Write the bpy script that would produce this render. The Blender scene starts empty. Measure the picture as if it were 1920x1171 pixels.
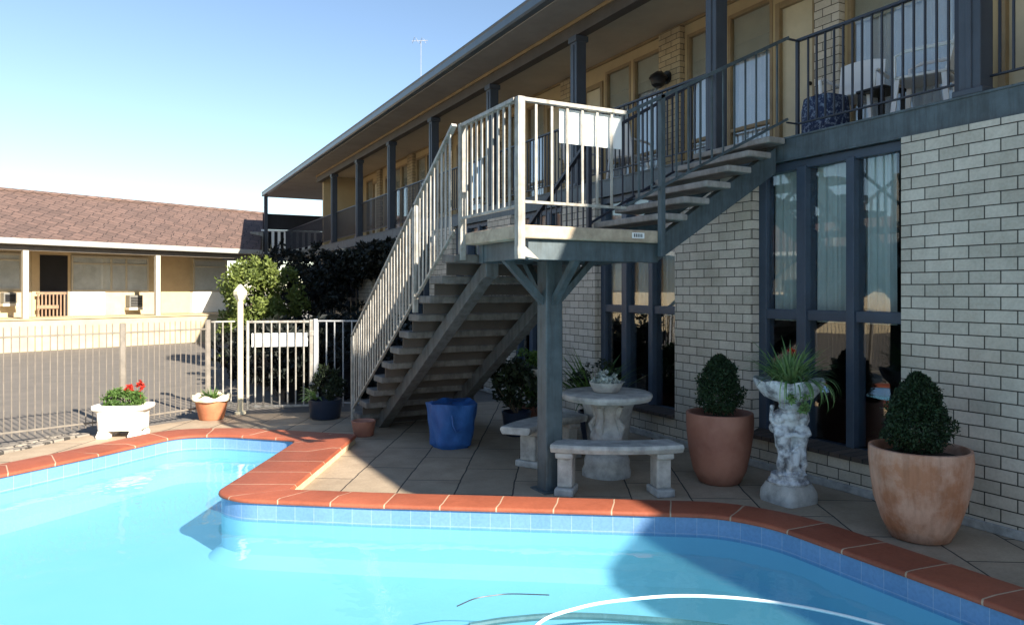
import bpy, bmesh, math, random
from mathutils import Vector, Matrix
from mathutils.geometry import tessellate_polygon
R = math.radians
rng = random.Random(7)
scene = bpy.context.scene
COL = scene.collection

# ------------------------------------------------------------------ camera frame (eye height 1.8 m)
TH = R(27.6); CT, ST = math.cos(TH), math.sin(TH); FP = 1387.0; EYE = 1.8; HY = 546.0
def G(px, py, z=0.0):                       # measured photo point -> real point on a level at height z
    d = FP*(EYE-z)/(py-HY); r = (px-960)/FP*d
    return (r*CT+d*ST, d*CT-r*ST)
def YX(px, X):                              # where a facade running along Y at X is met
    q = (px-960)/FP
    return X*(CT-q*ST)/(ST+q*CT)

# ------------------------------------------------------------------ materials
def nmat(name):
    m = bpy.data.materials.new(name); m.use_nodes = True
    nt = m.node_tree; b = nt.nodes['Principled BSDF']
    return m, nt, b
def N(nt, t, **kw):
    n = nt.nodes.new(t)
    for k, v in kw.items():
        if k in n.inputs: n.inputs[k].default_value = v
        else: setattr(n, k, v)
    return n
def L(nt, a, b): nt.links.new(a, b)
def c4(c): return (c[0], c[1], c[2], 1)
def ramp(nt, fac, stops):
    r = nt.nodes.new('ShaderNodeValToRGB'); L(nt, fac, r.inputs[0])
    e = r.color_ramp.elements
    while len(e) < len(stops): e.new(0.5)
    for i, (p, c) in enumerate(stops): e[i].position = p; e[i].color = c4(c)
    return r.outputs[0]
def mix(nt, fac, a, b, mode='MIX'):
    n = nt.nodes.new('ShaderNodeMix'); n.data_type = 'RGBA'; n.blend_type = mode
    for s, v in ((0, fac), (6, a), (7, b)):
        if isinstance(v, (int, float)): n.inputs[s].default_value = v
        elif isinstance(v, tuple): n.inputs[s].default_value = c4(v)
        else: L(nt, v, n.inputs[s])
    return n.outputs[2]
def bump(nt, b, h, strength, dist=0.01):
    n = N(nt, 'ShaderNodeBump'); n.inputs['Strength'].default_value = strength; n.inputs['Distance'].default_value = dist
    L(nt, h, n.inputs['Height']); L(nt, n.outputs[0], b.inputs['Normal'])
def pmat(name, col, rough=.6, col2=None, scale=4, var=.25, bstr=.25, bscale=60, metal=0, spec=.4, dist=.004, lo=.35, hi=.65, streak=0):
    m, nt, b = nmat(name)
    g = N(nt, 'ShaderNodeNewGeometry')
    n1 = N(nt, 'ShaderNodeTexNoise', Scale=scale, Detail=6.0, Roughness=.65); L(nt, g.outputs['Position'], n1.inputs['Vector'])
    c2 = col2 if col2 else tuple(x*(1-var) for x in col)
    cc = ramp(nt, n1.outputs['Fac'], [(lo, c2), (hi, col)])
    if streak:
        mp = N(nt, 'ShaderNodeMapping'); mp.inputs['Scale'].default_value = (9, 9, .9); L(nt, g.outputs['Position'], mp.inputs['Vector'])
        n4 = N(nt, 'ShaderNodeTexNoise', Scale=1.6, Detail=6.0, Roughness=.7); L(nt, mp.outputs[0], n4.inputs['Vector'])
        cc = mix(nt, streak, cc, ramp(nt, n4.outputs['Fac'], [(.38, (.42, .36, .30)), (.56, (1, 1, 1))]), 'MULTIPLY')
    L(nt, cc, b.inputs['Base Color'])
    b.inputs['Roughness'].default_value = rough; b.inputs['Metallic'].default_value = metal
    b.inputs['Specular IOR Level'].default_value = spec
    n2 = N(nt, 'ShaderNodeTexNoise', Scale=bscale, Detail=4.0); L(nt, g.outputs['Position'], n2.inputs['Vector'])
    bump(nt, b, n2.outputs['Fac'], bstr, dist)
    return m
def brickmat(name, c1, c2, mortar, w, h, ms, uvec, rough=.75, offset=.5, stain=None, bstr=.6, msm=.25):
    """uvec: function(nt) -> vector socket in metres"""
    m, nt, b = nmat(name)
    v = uvec(nt)
    t = N(nt, 'ShaderNodeTexBrick', Scale=1.0); t.offset = offset
    t.inputs['Color1'].default_value = c4(c1); t.inputs['Color2'].default_value = c4(c2); t.inputs['Mortar'].default_value = c4(mortar)
    t.inputs['Mortar Size'].default_value = ms; t.inputs['Mortar Smooth'].default_value = msm
    t.inputs['Brick Width'].default_value = w; t.inputs['Row Height'].default_value = h; t.inputs['Bias'].default_value = -.1
    L(nt, v, t.inputs['Vector'])
    g = N(nt, 'ShaderNodeNewGeometry')
    n1 = N(nt, 'ShaderNodeTexNoise', Scale=2.2, Detail=7.0, Roughness=.7); L(nt, g.outputs['Position'], n1.inputs['Vector'])
    col = mix(nt, .55, t.outputs['Color'], ramp(nt, n1.outputs['Fac'], [(.3, stain or (.55, .55, .52)), (.65, (1, 1, 1))]), 'MULTIPLY')
    n3 = N(nt, 'ShaderNodeTexNoise', Scale=45.0, Detail=5.0); L(nt, g.outputs['Position'], n3.inputs['Vector'])
    col = mix(nt, .35, col, ramp(nt, n3.outputs['Fac'], [(.35, (.72, .7, .68)), (.6, (1, 1, 1))]), 'MULTIPLY')
    L(nt, col, b.inputs['Base Color']); b.inputs['Roughness'].default_value = rough; b.inputs['Specular IOR Level'].default_value = .3
    inv = N(nt, 'ShaderNodeMath', operation='MULTIPLY_ADD'); L(nt, t.outputs['Fac'], inv.inputs[0]); inv.inputs[1].default_value = -1.0
    L(nt, n3.outputs['Fac'], inv.inputs[2])
    bump(nt, b, inv.outputs[0], bstr, .006)
    return m
def vec_wall(nt):                           # (x+y, z)
    g = N(nt, 'ShaderNodeNewGeometry'); s = N(nt, 'ShaderNodeSeparateXYZ'); L(nt, g.outputs['Position'], s.inputs[0])
    a = N(nt, 'ShaderNodeMath', operation='ADD'); L(nt, s.outputs[0], a.inputs[0]); L(nt, s.outputs[1], a.inputs[1])
    n = N(nt, 'ShaderNodeTexNoise', Scale=1.3); L(nt, g.outputs['Position'], n.inputs['Vector'])
    z = N(nt, 'ShaderNodeMath', operation='MULTIPLY_ADD'); L(nt, n.outputs['Fac'], z.inputs[0]); z.inputs[1].default_value = .012; L(nt, s.outputs[2], z.inputs[2])
    c = N(nt, 'ShaderNodeCombineXYZ'); L(nt, a.outputs[0], c.inputs[0]); L(nt, z.outputs[0], c.inputs[1])
    return c.outputs[0]
def vec_floor(ang, off=(0, 0)):
    def f(nt):
        g = N(nt, 'ShaderNodeNewGeometry'); m = N(nt, 'ShaderNodeMapping'); L(nt, g.outputs['Position'], m.inputs['Vector'])
        m.inputs['Rotation'].default_value = (0, 0, ang); m.inputs['Location'].default_value = (off[0], off[1], 0)
        n = N(nt, 'ShaderNodeTexNoise', Scale=3.0, Detail=3.0); L(nt, g.outputs['Position'], n.inputs['Vector'])
        mm = N(nt, 'ShaderNodeVectorMath', operation='MULTIPLY_ADD'); L(nt, n.outputs['Color'], mm.inputs[0]); mm.inputs[1].default_value = (.03, .03, 0); L(nt, m.outputs[0], mm.inputs[2])
        return mm.outputs[0]
    return f
def vec_uv(nt):
    return N(nt, 'ShaderNodeTexCoord').outputs['UV']
def leafmat(name, a, b_, rough=.55, trans=.25):
    m, nt, b = nmat(name)
    g = N(nt, 'ShaderNodeNewGeometry')
    n = N(nt, 'ShaderNodeTexNoise', Scale=3.0, Detail=3.0); L(nt, g.outputs['Position'], n.inputs['Vector'])
    ad = N(nt, 'ShaderNodeMath', operation='MULTIPLY_ADD'); L(nt, g.outputs['Random Per Island'], ad.inputs[0]); ad.inputs[1].default_value = .55
    hf = N(nt, 'ShaderNodeMath', operation='MULTIPLY'); L(nt, n.outputs['Fac'], hf.inputs[0]); hf.inputs[1].default_value = .5; L(nt, hf.outputs[0], ad.inputs[2])
    col = ramp(nt, ad.outputs[0], [(.15, a), (.8, b_)])
    L(nt, col, b.inputs['Base Color']); b.inputs['Roughness'].default_value = rough; b.inputs['Specular IOR Level'].default_value = .3
    t = N(nt, 'ShaderNodeBsdfTranslucent'); L(nt, col, t.inputs[0])
    mx = N(nt, 'ShaderNodeMixShader'); mx.inputs[0].default_value = trans
    L(nt, b.outputs[0], mx.inputs[1]); L(nt, t.outputs[0], mx.inputs[2])
    L(nt, mx.outputs[0], nt.nodes['Material Output'].inputs['Surface'])
    return m
def glassmat(name, tint=(.75, .8, .82), boost=1.6, ior=1.5):
    m, nt, b = nmat(name); nt.nodes.remove(b)
    tr = N(nt, 'ShaderNodeBsdfTransparent'); tr.inputs[0].default_value = c4(tint)
    gl = N(nt, 'ShaderNodeBsdfGlossy'); gl.inputs['Roughness'].default_value = .0; gl.inputs[0].default_value = (.95, .97, 1, 1)
    fr = N(nt, 'ShaderNodeFresnel'); mr = N(nt, 'ShaderNodeMix'); mr.data_type = 'FLOAT'; mr.inputs[2].default_value = ior; mr.inputs[3].default_value = 1/ior
    gb = N(nt, 'ShaderNodeNewGeometry'); L(nt, gb.outputs['Backfacing'], mr.inputs[0]); L(nt, mr.outputs[0], fr.inputs[0])
    g = N(nt, 'ShaderNodeNewGeometry'); n = N(nt, 'ShaderNodeTexNoise', Scale=1.1, Detail=1.0); L(nt, g.outputs['Position'], n.inputs['Vector'])
    bp = N(nt, 'ShaderNodeBump'); bp.inputs['Strength'].default_value = .03; bp.inputs['Distance'].default_value = .1; L(nt, n.outputs['Fac'], bp.inputs['Height']); L(nt, bp.outputs[0], gl.inputs['Normal'])
    mu = N(nt, 'ShaderNodeMath', operation='MULTIPLY'); mu.use_clamp = True; L(nt, fr.outputs[0], mu.inputs[0]); mu.inputs[1].default_value = boost
    mx = N(nt, 'ShaderNodeMixShader'); L(nt, mu.outputs[0], mx.inputs[0]); L(nt, tr.outputs[0], mx.inputs[1]); L(nt, gl.outputs[0], mx.inputs[2])
    L(nt, mx.outputs[0], nt.nodes['Material Output'].inputs['Surface'])
    return m

M = {}
M['brick'] = brickmat('white_brick', (.66, .595, .50), (.51, .46, .38), (.07, .062, .05), .235, .098, .0052, vec_wall, stain=(.50, .49, .46))
M['brick_tan'] = brickmat('tan_brick', (.50, .40, .25), (.42, .32, .19), (.12, .10, .07), .235, .085, .006, vec_wall)
M['sillbrick'] = brickmat('sill_brick', (.10, .075, .06), (.055, .045, .04), (.02, .02, .02), .115, .4, .006, vec_wall, offset=0)
M['steel'] = pmat('slate_blue_paint', (.09, .12, .135), .48, col2=(.062, .084, .094), bstr=.10, scale=7, streak=.5)
M['steel_grey'] = pmat('grey_stair_paint', (.125, .13, .13), .55, var=.3, bstr=.12, scale=5, streak=.6)
M['column'] = pmat('navy_column_paint', (.055, .066, .085), .4, var=.2, bstr=.06)
M['rail'] = pmat('dark_rail_paint', (.03, .035, .05), .4, var=.2, bstr=.05)
M['railwhite'] = pmat('pale_rail_paint', (.40, .385, .35), .5, col2=(.24, .23, .205), bstr=.1, scale=9, streak=.6)
M['railgrey'] = pmat('galvanised_rail', (.36, .37, .38), .5, var=.3, bstr=.1, scale=9)
M['board'] = pmat('white_board', (.85, .85, .83), .5, var=.08, bstr=.05)
M['frame'] = pmat('navy_window_frame', (.05, .072, .105), .4, var=.2, bstr=.05)
M['frame_tan'] = pmat('tan_window_frame', (.30, .215, .115), .5, var=.25, bstr=.08)
M['door'] = pmat('cream_door', (.58, .50, .34), .5, var=.12, bstr=.05)
M['plaster'] = pmat('tan_plaster', (.50, .385, .215), .8, var=.15, bstr=.2, scale=1.5)
M['ceiling'] = pmat('balcony_ceiling', (.46, .38, .28), .8, var=.15, bstr=.1, scale=1.2)
M['soffit'] = pmat('eave_soffit', (.30, .275, .25), .75, var=.2, bstr=.1, scale=2)
M['beam'] = pmat('brown_beam', (.075, .06, .05), .6, var=.3, bstr=.15, scale=3)
M['gutter'] = pmat('slate_gutter', (.075, .105, .135), .35, var=.2, bstr=.05)
M['roofmetal'] = pmat('roof_sheet', (.16, .12, .11), .6, var=.2)
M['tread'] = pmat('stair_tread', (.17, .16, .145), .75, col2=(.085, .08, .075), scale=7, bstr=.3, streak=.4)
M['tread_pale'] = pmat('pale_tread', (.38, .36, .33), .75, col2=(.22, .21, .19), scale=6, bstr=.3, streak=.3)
M['timber'] = pmat('weathered_timber', (.50, .41, .30), .75, col2=(.28, .22, .16), scale=6, bstr=.4)
M['glass'] = glassmat('window_glass', (.94, .96, .97), 1.3)
M['glass_up'] = glassmat('upper_glass', (.94, .96, .97), 1.6)
M['curtain_green'] = pmat('grey_green_curtain', (.52, .57, .52), .85, var=.12, bstr=.1, scale=3)
M['curtain_white'] = pmat('white_sheer', (.62, .63, .64), .85, var=.12, bstr=.1, scale=3)
M['blind'] = pmat('tan_blind', (.44, .40, .31), .85, var=.12, bstr=.1, scale=3)
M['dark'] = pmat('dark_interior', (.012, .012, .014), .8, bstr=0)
M['black'] = pmat('black_metal', (.012, .012, .014), .4, bstr=.05)
M['screen'] = pmat('dark_screen', (.02, .021, .028), .7, bstr=.1)
M['coping'] = brickmat('terracotta_coping', (.37, .105, .055), (.28, .078, .042), (.50, .36, .25), .45, 2.0, .0065, vec_uv, offset=0, rough=.6, stain=(.5, .48, .46), bstr=.35)
M['kerbside'] = pmat('coping_render', (.62, .50, .33), .85, col2=(.50, .37, .22), scale=8, bstr=.4)
M['tileband'] = brickmat('blue_pool_tile', (.13, .26, .46), (.155, .285, .49), (.25, .36, .52), .16, .15, .003, vec_uv, offset=0, rough=.2, stain=(.8, .8, .82), bstr=.15)
M['deck'] = brickmat('stone_paver', (.44, .345, .245), (.375, .30, .215), (.07, .06, .05), .95, .52, .008, vec_floor(R(-59), (.1, .12)), rough=.8, stain=(.42, .40, .385), bstr=.4)
M['asphalt'] = pmat('asphalt', (.175, .155, .132), .9, col2=(.14, .126, .11), scale=2.2, bstr=.6, bscale=160, dist=.006)
M['ground'] = pmat('gravel_ground', (.26, .24, .21), .95, var=.2, scale=.8)
M['edging'] = brickmat('stone_edging', (.33, .29, .24), (.24, .215, .185), (.06, .055, .05), .20, .11, .012, vec_floor(R(-25)), rough=.9)
M['terracotta'] = pmat('terracotta', (.55, .22, .11), .75, col2=(.40, .15, .075), scale=5, bstr=.25)
M['terra_tall'] = pmat('stained_terracotta', (.56, .33, .235), .7, col2=(.42, .18, .095), scale=3.4, bstr=.2, lo=.38, hi=.56, streak=.35)
M['terra_red'] = pmat('red_terracotta', (.36, .165, .115), .65, col2=(.26, .105, .07), scale=3.2, bstr=.2)
M['stone'] = pmat('cast_stone', (.50, .49, .46), .85, col2=(.27, .265, .25), scale=7, bstr=.5, bscale=45)
M['stone_pale'] = pmat('pale_statue_stone', (.60, .62, .64), .85, col2=(.16, .165, .18), scale=11, bstr=.5, bscale=50, lo=.36, hi=.56)
M['stone_white'] = pmat('white_planter_paint', (.80, .77, .71), .75, col2=(.62, .57, .50), scale=9, bstr=.4)
M['soil'] = pmat('soil', (.05, .035, .025), .95, bstr=.8, bscale=70)
M['tarp'] = pmat('blue_tarp', (.03, .125, .37), .5, col2=(.018, .075, .25), scale=6, bstr=.35, bscale=25, dist=.01)
M['pot_dark'] = pmat('navy_pot_glaze', (.02, .03, .055), .3, bstr=.05)
M['leaf_sun'] = leafmat('sunny_leaf', (.06, .09, .018), (.18, .22, .055))
M['leaf_dark'] = leafmat('dark_leaf', (.008, .013, .008), (.03, .045, .02), trans=.1)
M['leaf_hedge'] = leafmat('hedge_leaf', (.004, .006, .006), (.013, .017, .012), trans=.05)  # near black, so the foliage behind the gate passes for shade
M['leaf_conifer'] = leafmat('conifer_leaf', (.005, .013, .006), (.03, .06, .022), trans=.1)
M['leaf_mid'] = leafmat('mid_leaf', (.035, .085, .02), (.12, .21, .05))
M['leaf_blade'] = leafmat('blade_leaf', (.06, .15, .04), (.26, .40, .16))
M['leaf_silver'] = leafmat('silver_leaf', (.22, .26, .23), (.55, .60, .57), trans=.1)
M['flower'] = leafmat('red_flower', (.35, .015, .012), (.55, .05, .03))
M['bark'] = pmat('bark', (.12, .085, .055), .9, bstr=.6)
M['plastic'] = pmat('white_plastic', (.78, .79, .8), .35, var=.05, bstr=.02)
M['hose'] = pmat('white_hose', (.80, .86, .86), .4, var=.08, bstr=.05)
M['bluepat'] = pmat('blue_pattern', (.20, .26, .36), .8, col2=(.02, .035, .09), scale=28, bstr=.2, lo=.5, hi=.6)
M['cream'] = pmat('cream_render', (.50, .405, .26), .85, col2=(.41, .33, .21), scale=2, bstr=.2)
M['white_panel'] = pmat('white_wall_panel', (.80, .78, .73), .7, var=.08, bstr=.1)
M['tanwall'] = pmat('tan_wall', (.52, .39, .23), .85, var=.15, bstr=.15, scale=2)
M['wingtrim'] = pmat('pale_gutter', (.34, .335, .31), .5, var=.12, bstr=.05)
M['wingdark'] = pmat('eave_board', (.17, .145, .12), .7, var=.2)
M['wingpost'] = pmat('cream_post', (.46, .42, .34), .6, var=.12)
M['greycurtain'] = pmat('grey_curtain', (.66, .64, .60), .85, var=.2, scale=2.5, bstr=.1)
M['gatewood'] = pmat('brown_gate', (.30, .19, .12), .7, var=.3)
M['acgrille'] = pmat('ac_grille', (.17, .165, .15), .5, var=.3, scale=25)
M['lantern'] = pmat('cream_post_paint', (.78, .70, .50), .5, var=.12, bstr=.05)
def vec_roof(nt):
    g = N(nt, 'ShaderNodeNewGeometry'); s = N(nt, 'ShaderNodeSeparateXYZ'); L(nt, g.outputs['Position'], s.inputs[0])
    d = N(nt, 'ShaderNodeVectorMath', operation='DOT_PRODUCT'); L(nt, g.outputs['Position'], d.inputs[0]); d.inputs[1].default_value = (.914, .406, 0)
    z = N(nt, 'ShaderNodeMath', operation='MULTIPLY'); L(nt, s.outputs[2], z.inputs[0]); z.inputs[1].default_value = 2.6
    c = N(nt, 'ShaderNodeCombineXYZ'); L(nt, d.outputs['Value'], c.inputs[0]); L(nt, z.outputs[0], c.inputs[1])
    m = N(nt, 'ShaderNodeMapping'); L(nt, c.outputs[0], m.inputs['Vector']); m.inputs['Rotation'].default_value = (0, 0, R(40))
    n = N(nt, 'ShaderNodeTexNoise', Scale=.9, Detail=2.0); L(nt, g.outputs['Position'], n.inputs['Vector'])
    mm = N(nt, 'ShaderNodeVectorMath', operation='MULTIPLY_ADD'); L(nt, n.outputs['Color'], mm.inputs[0]); mm.inputs[1].default_value = (.35, .35, 0); L(nt, m.outputs[0], mm.inputs[2])
    return mm.outputs[0]
M['rooftile'] = brickmat('purple_brown_tile', (.17, .11, .09), (.115, .078, .066), (.04, .029, .026), .34, .30, .014, vec_roof, offset=.18, rough=.8, stain=(.72, .7, .68), bstr=.8)

def water_mat():
    m, nt, b = nmat('pool_water'); nt.nodes.remove(b)
    g = N(nt, 'ShaderNodeNewGeometry')
    n1 = N(nt, 'ShaderNodeTexNoise', Scale=2.4, Detail=3.0, Roughness=.5); L(nt, g.outputs['Position'], n1.inputs['Vector'])
    bp = N(nt, 'ShaderNodeBump'); bp.inputs['Strength'].default_value = .22; bp.inputs['Distance'].default_value = .05; L(nt, n1.outputs['Fac'], bp.inputs['Height'])
    tr = N(nt, 'ShaderNodeBsdfTransparent'); tr.inputs[0].default_value = (.80, .97, 1.0, 1)
    df = N(nt, 'ShaderNodeBsdfDiffuse'); df.inputs[0].default_value = (.17, .64, .80, 1)
    m1 = N(nt, 'ShaderNodeMixShader'); m1.inputs[0].default_value = .15; L(nt, tr.outputs[0], m1.inputs[1]); L(nt, df.outputs[0], m1.inputs[2])
    gl = N(nt, 'ShaderNodeBsdfGlossy'); gl.inputs['Roughness'].default_value = .015; L(nt, bp.outputs[0], gl.inputs['Normal'])
    fr = N(nt, 'ShaderNodeFresnel'); mr = N(nt, 'ShaderNodeMix'); mr.data_type = 'FLOAT'; mr.inputs[2].default_value = 1.33; mr.inputs[3].default_value = 1/1.33; L(nt, g.outputs['Backfacing'], mr.inputs[0]); L(nt, mr.outputs[0], fr.inputs[0]); L(nt, bp.outputs[0], fr.inputs['Normal'])
    m2 = N(nt, 'ShaderNodeMixShader'); L(nt, fr.outputs[0], m2.inputs[0]); L(nt, m1.outputs[0], m2.inputs[1]); L(nt, gl.outputs[0], m2.inputs[2])
    L(nt, m2.outputs[0], nt.nodes['Material Output'].inputs['Surface'])
    return m
M['water'] = water_mat()
M['poolfloor'] = pmat('pool_plaster', (.25, .47, .60), .7, col2=(.23, .455, .585), scale=.8, bstr=.05)

# ------------------------------------------------------------------ mesh helper
ORG = {}
class MB:
    def __init__(s): s.v = []; s.f = []; s.uv = None
    def add(s, vs, fs):
        o = len(s.v); s.v += [tuple(p) for p in vs]; s.f += [tuple(i+o for i in f) for f in fs]; return s
    def box(s, x0, x1, y0, y1, z0, z1):
        return s.add([(x0,y0,z0),(x1,y0,z0),(x1,y1,z0),(x0,y1,z0),(x0,y0,z1),(x1,y0,z1),(x1,y1,z1),(x0,y1,z1)],
                     [(3,2,1,0),(4,5,6,7),(0,1,5,4),(1,2,6,5),(2,3,7,6),(3,0,4,7)])
    def obox(s, c, ax, ay, hx, hy, z0, z1):      # box turned in plan: centre, unit axes, half sizes
        vs = []
        for z in (z0, z1):
            for a, b in ((-1,-1),(1,-1),(1,1),(-1,1)):
                vs.append((c[0]+ax[0]*hx*a+ay[0]*hy*b, c[1]+ax[1]*hx*a+ay[1]*hy*b, z))
        return s.add(vs, [(3,2,1,0),(4,5,6,7),(0,1,5,4),(1,2,6,5),(2,3,7,6),(3,0,4,7)])
    def bar(s, p, q, w, h, up=(0,0,1)):          # w across, h along up
        p, q = Vector(p), Vector(q); d = (q-p).normalized(); u = Vector(up)
        if abs(d.dot(u)) > .98: u = Vector((1,0,0))
        a = d.cross(u).normalized(); u = a.cross(d).normalized()
        vs = []
        for e in (p, q):
            for i, j in ((-1,-1),(1,-1),(1,1),(-1,1)): vs.append(e+a*(w/2*i)+u*(h/2*j))
        return s.add(vs, [(3,2,1,0),(4,5,6,7),(0,1,5,4),(1,2,6,5),(2,3,7,6),(3,0,4,7)])
    def tube(s, pts, rad, n=8, cap=True):
        pts = [Vector(p) for p in pts]; m = len(pts)
        rs = rad if isinstance(rad, (list, tuple)) else [rad]*m
        o = len(s.v); prev = None
        for i, p in enumerate(pts):
            d = (pts[min(i+1,m-1)]-pts[max(i-1,0)]).normalized()
            ref = Vector((0,0,1)) if abs(d.z) < .9 else Vector((1,0,0))
            a = d.cross(ref).normalized(); b = a.cross(d).normalized()
            if prev is not None and a.dot(prev) < 0: a, b = -a, -b
            prev = a
            for k in range(n):
                t = 2*math.pi*k/n; s.v.append(tuple(p+a*(rs[i]*math.cos(t))+b*(rs[i]*math.sin(t))))
        for i in range(m-1):
            for k in range(n):
                k2 = (k+1) % n; s.f.append((o+i*n+k, o+i*n+k2, o+(i+1)*n+k2, o+(i+1)*n+k))
        if cap:
            s.f.append(tuple(o+k for k in range(n))[::-1]); s.f.append(tuple(o+(m-1)*n+k for k in range(n)))
        return s
    def lathe(s, prof, c=(0,0,0), n=32, wob=0, sx=1, sy=1, closed=True, sq=0, rot=0):
        o = len(s.v); m = len(prof)
        for r, z in prof:
            for k in range(n):
                t = 2*math.pi*k/n; rr = r*(1+wob*math.sin(3*t+z*9)*.5+wob*.5*math.sin(5*t-z*13))
                if sq: rr *= (abs(math.cos(t))**sq+abs(math.sin(t))**sq)**(-1/sq)
                x, y = rr*sx*math.cos(t), rr*sy*math.sin(t)
                s.v.append((c[0]+x*math.cos(rot)-y*math.sin(rot), c[1]+x*math.sin(rot)+y*math.cos(rot), c[2]+z))
        for i in range(m-1):
            for k in range(n):
                k2 = (k+1) % n; s.f.append((o+i*n+k, o+i*n+k2, o+(i+1)*n+k2, o+(i+1)*n+k))
        if closed:
            s.f.append(tuple(o+k for k in range(n))[::-1]); s.f.append(tuple(o+(m-1)*n+k for k in range(n)))
        return s
    def ball(s, c, r, n=10, sc=(1,1,1)):
        prof = [(max(.001, r*math.sin(math.pi*i/n)), -r*math.cos(math.pi*i/n)) for i in range(n+1)]
        o = len(s.v); s.lathe(prof, (0,0,0), n*2)
        for i in range(o, len(s.v)):
            v = s.v[i]; s.v[i] = (c[0]+v[0]*sc[0], c[1]+v[1]*sc[1], c[2]+v[2]*sc[2])
        return s
    def prism(s, poly, z0, z1):
        n = len(poly); o = len(s.v)
        s.v += [(x, y, z0) for x, y in poly]+[(x, y, z1) for x, y in poly]
        for t in tessellate_polygon([[Vector((x, y, 0)) for x, y in poly]]):
            s.f.append(tuple(o+i for i in t)); s.f.append(tuple(o+n+i for i in t))
        for i in range(n): j = (i+1) % n; s.f.append((o+i, o+j, o+n+j, o+n+i))
        return s
    def leaf(s, p, size, r, asp=.5):
        d = Vector((r.gauss(0,1), r.gauss(0,1), r.gauss(0,1)+.2)).normalized()
        a = d.cross(Vector((r.gauss(0,1), r.gauss(0,1), r.gauss(0,1)))).normalized(); b = a.cross(d)
        p = Vector(p); w = size*asp*.5; n_ = d.cross(a)
        return s.add([p, p+d*size*.5+a*w+b*size*.06, p+d*size, p+d*size*.5-a*w+b*size*.06], [(0,1,2,3)])
    def blade(s, base, az, length, w, rise, droop, seg=7, twist=0):
        o = len(s.v); p = Vector(base); h = Vector((math.cos(az), math.sin(az), 0)); sd = Vector((-math.sin(az), math.cos(az), 0))
        ang = rise
        for i in range(seg+1):
            f = i/seg; ww = w*(1-f**2.2)*(.55+.45*min(1, f*4))+.0008
            s.v.append(tuple(p+sd*ww/2)); s.v.append(tuple(p-sd*ww/2))
            if i: s.f.append((o+2*i-2, o+2*i-1, o+2*i+1, o+2*i))
            p = p+(h*math.cos(ang)+Vector((0,0,1))*math.sin(ang))*(length/seg); ang -= droop/seg
        return s
    def build(s, name, mat, parent=None, bevel=0, smooth=False, angle=35, remesh=0, seg=2):
        o = Vector(ORG.get(parent, (0,0,0))) if parent else Vector(s.origin if hasattr(s, 'origin') else (0,0,0))
        me = bpy.data.meshes.new(name)
        me.from_pydata([tuple(Vector(v)-o) for v in s.v], [], s.f); me.validate()
        ob = bpy.data.objects.new(name, me); COL.objects.link(ob)
        if s.uv:
            uvl = me.uv_layers.new(name='UVMap')
            for i, l in enumerate(me.loops): uvl.data[i].uv = s.uv[l.vertex_index]
        me.materials.append(mat)
        if parent: ob.parent = parent; ORG[ob] = ORG[parent]
        else: ob.location = o; ORG[ob] = tuple(o)
        bm = bmesh.new(); bm.from_mesh(me); bmesh.ops.recalc_face_normals(bm, faces=bm.faces)
        if len(set(round(v.co.z, 5) for v in bm.verts)) == 1 and sum(f.normal.z for f in bm.faces) < 0: bmesh.ops.reverse_faces(bm, faces=bm.faces)
        bm.to_mesh(me); bm.free()
        if remesh:
            mo = ob.modifiers.new('remesh', 'REMESH'); mo.mode = 'VOXEL'; mo.voxel_size = remesh; mo.use_smooth_shade = True
            sm = ob.modifiers.new('smooth', 'SMOOTH'); sm.iterations = 2; sm.factor = .5
        if bevel:
            mo = ob.modifiers.new('bevel', 'BEVEL'); mo.width = bevel; mo.segments = seg; mo.limit_method = 'ANGLE'; mo.angle_limit = R(40)
        if smooth:
            for p in me.polygons: p.use_smooth = True
            try: me.set_sharp_from_angle(angle=R(angle))
            except Exception: pass
        return ob
def tag(o, label, cat=None, group=None, kind=None):
    if label: o['label'] = label
    if cat: o['category'] = cat
    if group: o['group'] = group
    if kind: o['kind'] = kind
    return o
def thing(name, loc, label, cat, group=None):
    o = bpy.data.objects.new(name, None); COL.objects.link(o); o.location = loc; ORG[o] = tuple(loc)
    o.empty_display_size = .1
    return tag(o, label, cat, group)
def structure(o): o['kind'] = 'structure'; return o
def copy_tree(o, parent=None):
    c = o.copy(); COL.objects.link(c)
    if parent: c.parent = parent
    for ch in list(o.children): copy_tree(ch, c)
    return c
def wavy(mb, axis, fix, a0, a1, z0, z1, amp=.03, wl=.09, r=rng):
    """curtain sheet: along axis 'y' (fix = x) or along a plan direction"""
    n = max(6, int((a1-a0)/wl*6)); o = len(mb.v); ph = r.random()*6
    for i in range(n+1):
        a = a0+(a1-a0)*i/n; d = amp*math.sin(a/wl*2*math.pi+ph+.8*math.sin(a*7))
        for z in (z0, z1): mb.v.append((fix+d*(1.25 if z == z0 else .8), a, z))
        if i: k = o+2*i; mb.f.append((k-2, k, k+1, k-1))
    return mb

# ================================================================== POOL, GROUND
def round_poly(pts, rad, n=6):
    out = []; m = len(pts)
    for i in range(m):
        p0, p, p1 = Vector(pts[i-1]), Vector(pts[i]), Vector(pts[(i+1) % m])
        r = rad[i]
        if r <= 0: out.append(tuple(p)); continue
        a, b = (p0-p), (p1-p); r1 = min(r, a.length*.45, b.length*.45)
        A, B = p+a.normalized()*r1, p+b.normalized()*r1
        for k in range(n+1):
            t = k/n; out.append(tuple(A*(1-t)**2+p*2*t*(1-t)+B*t*t))
    return out
CZ = .10; WZ = -.075
sharp = [(-3.4, 6.55), (-.28, 8.87), (.55, 9.58), (1.02, 9.42), (1.78, 8.70), (1.30, 7.83), (.68, 6.72), (.83, 6.42), (1.76, 5.76), (4.02, 4.29), (4.20, 3.9), (4.22, -.6), (3.4, -1.4), (-1.0, -1.4), (-3.4, .9)]
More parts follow.
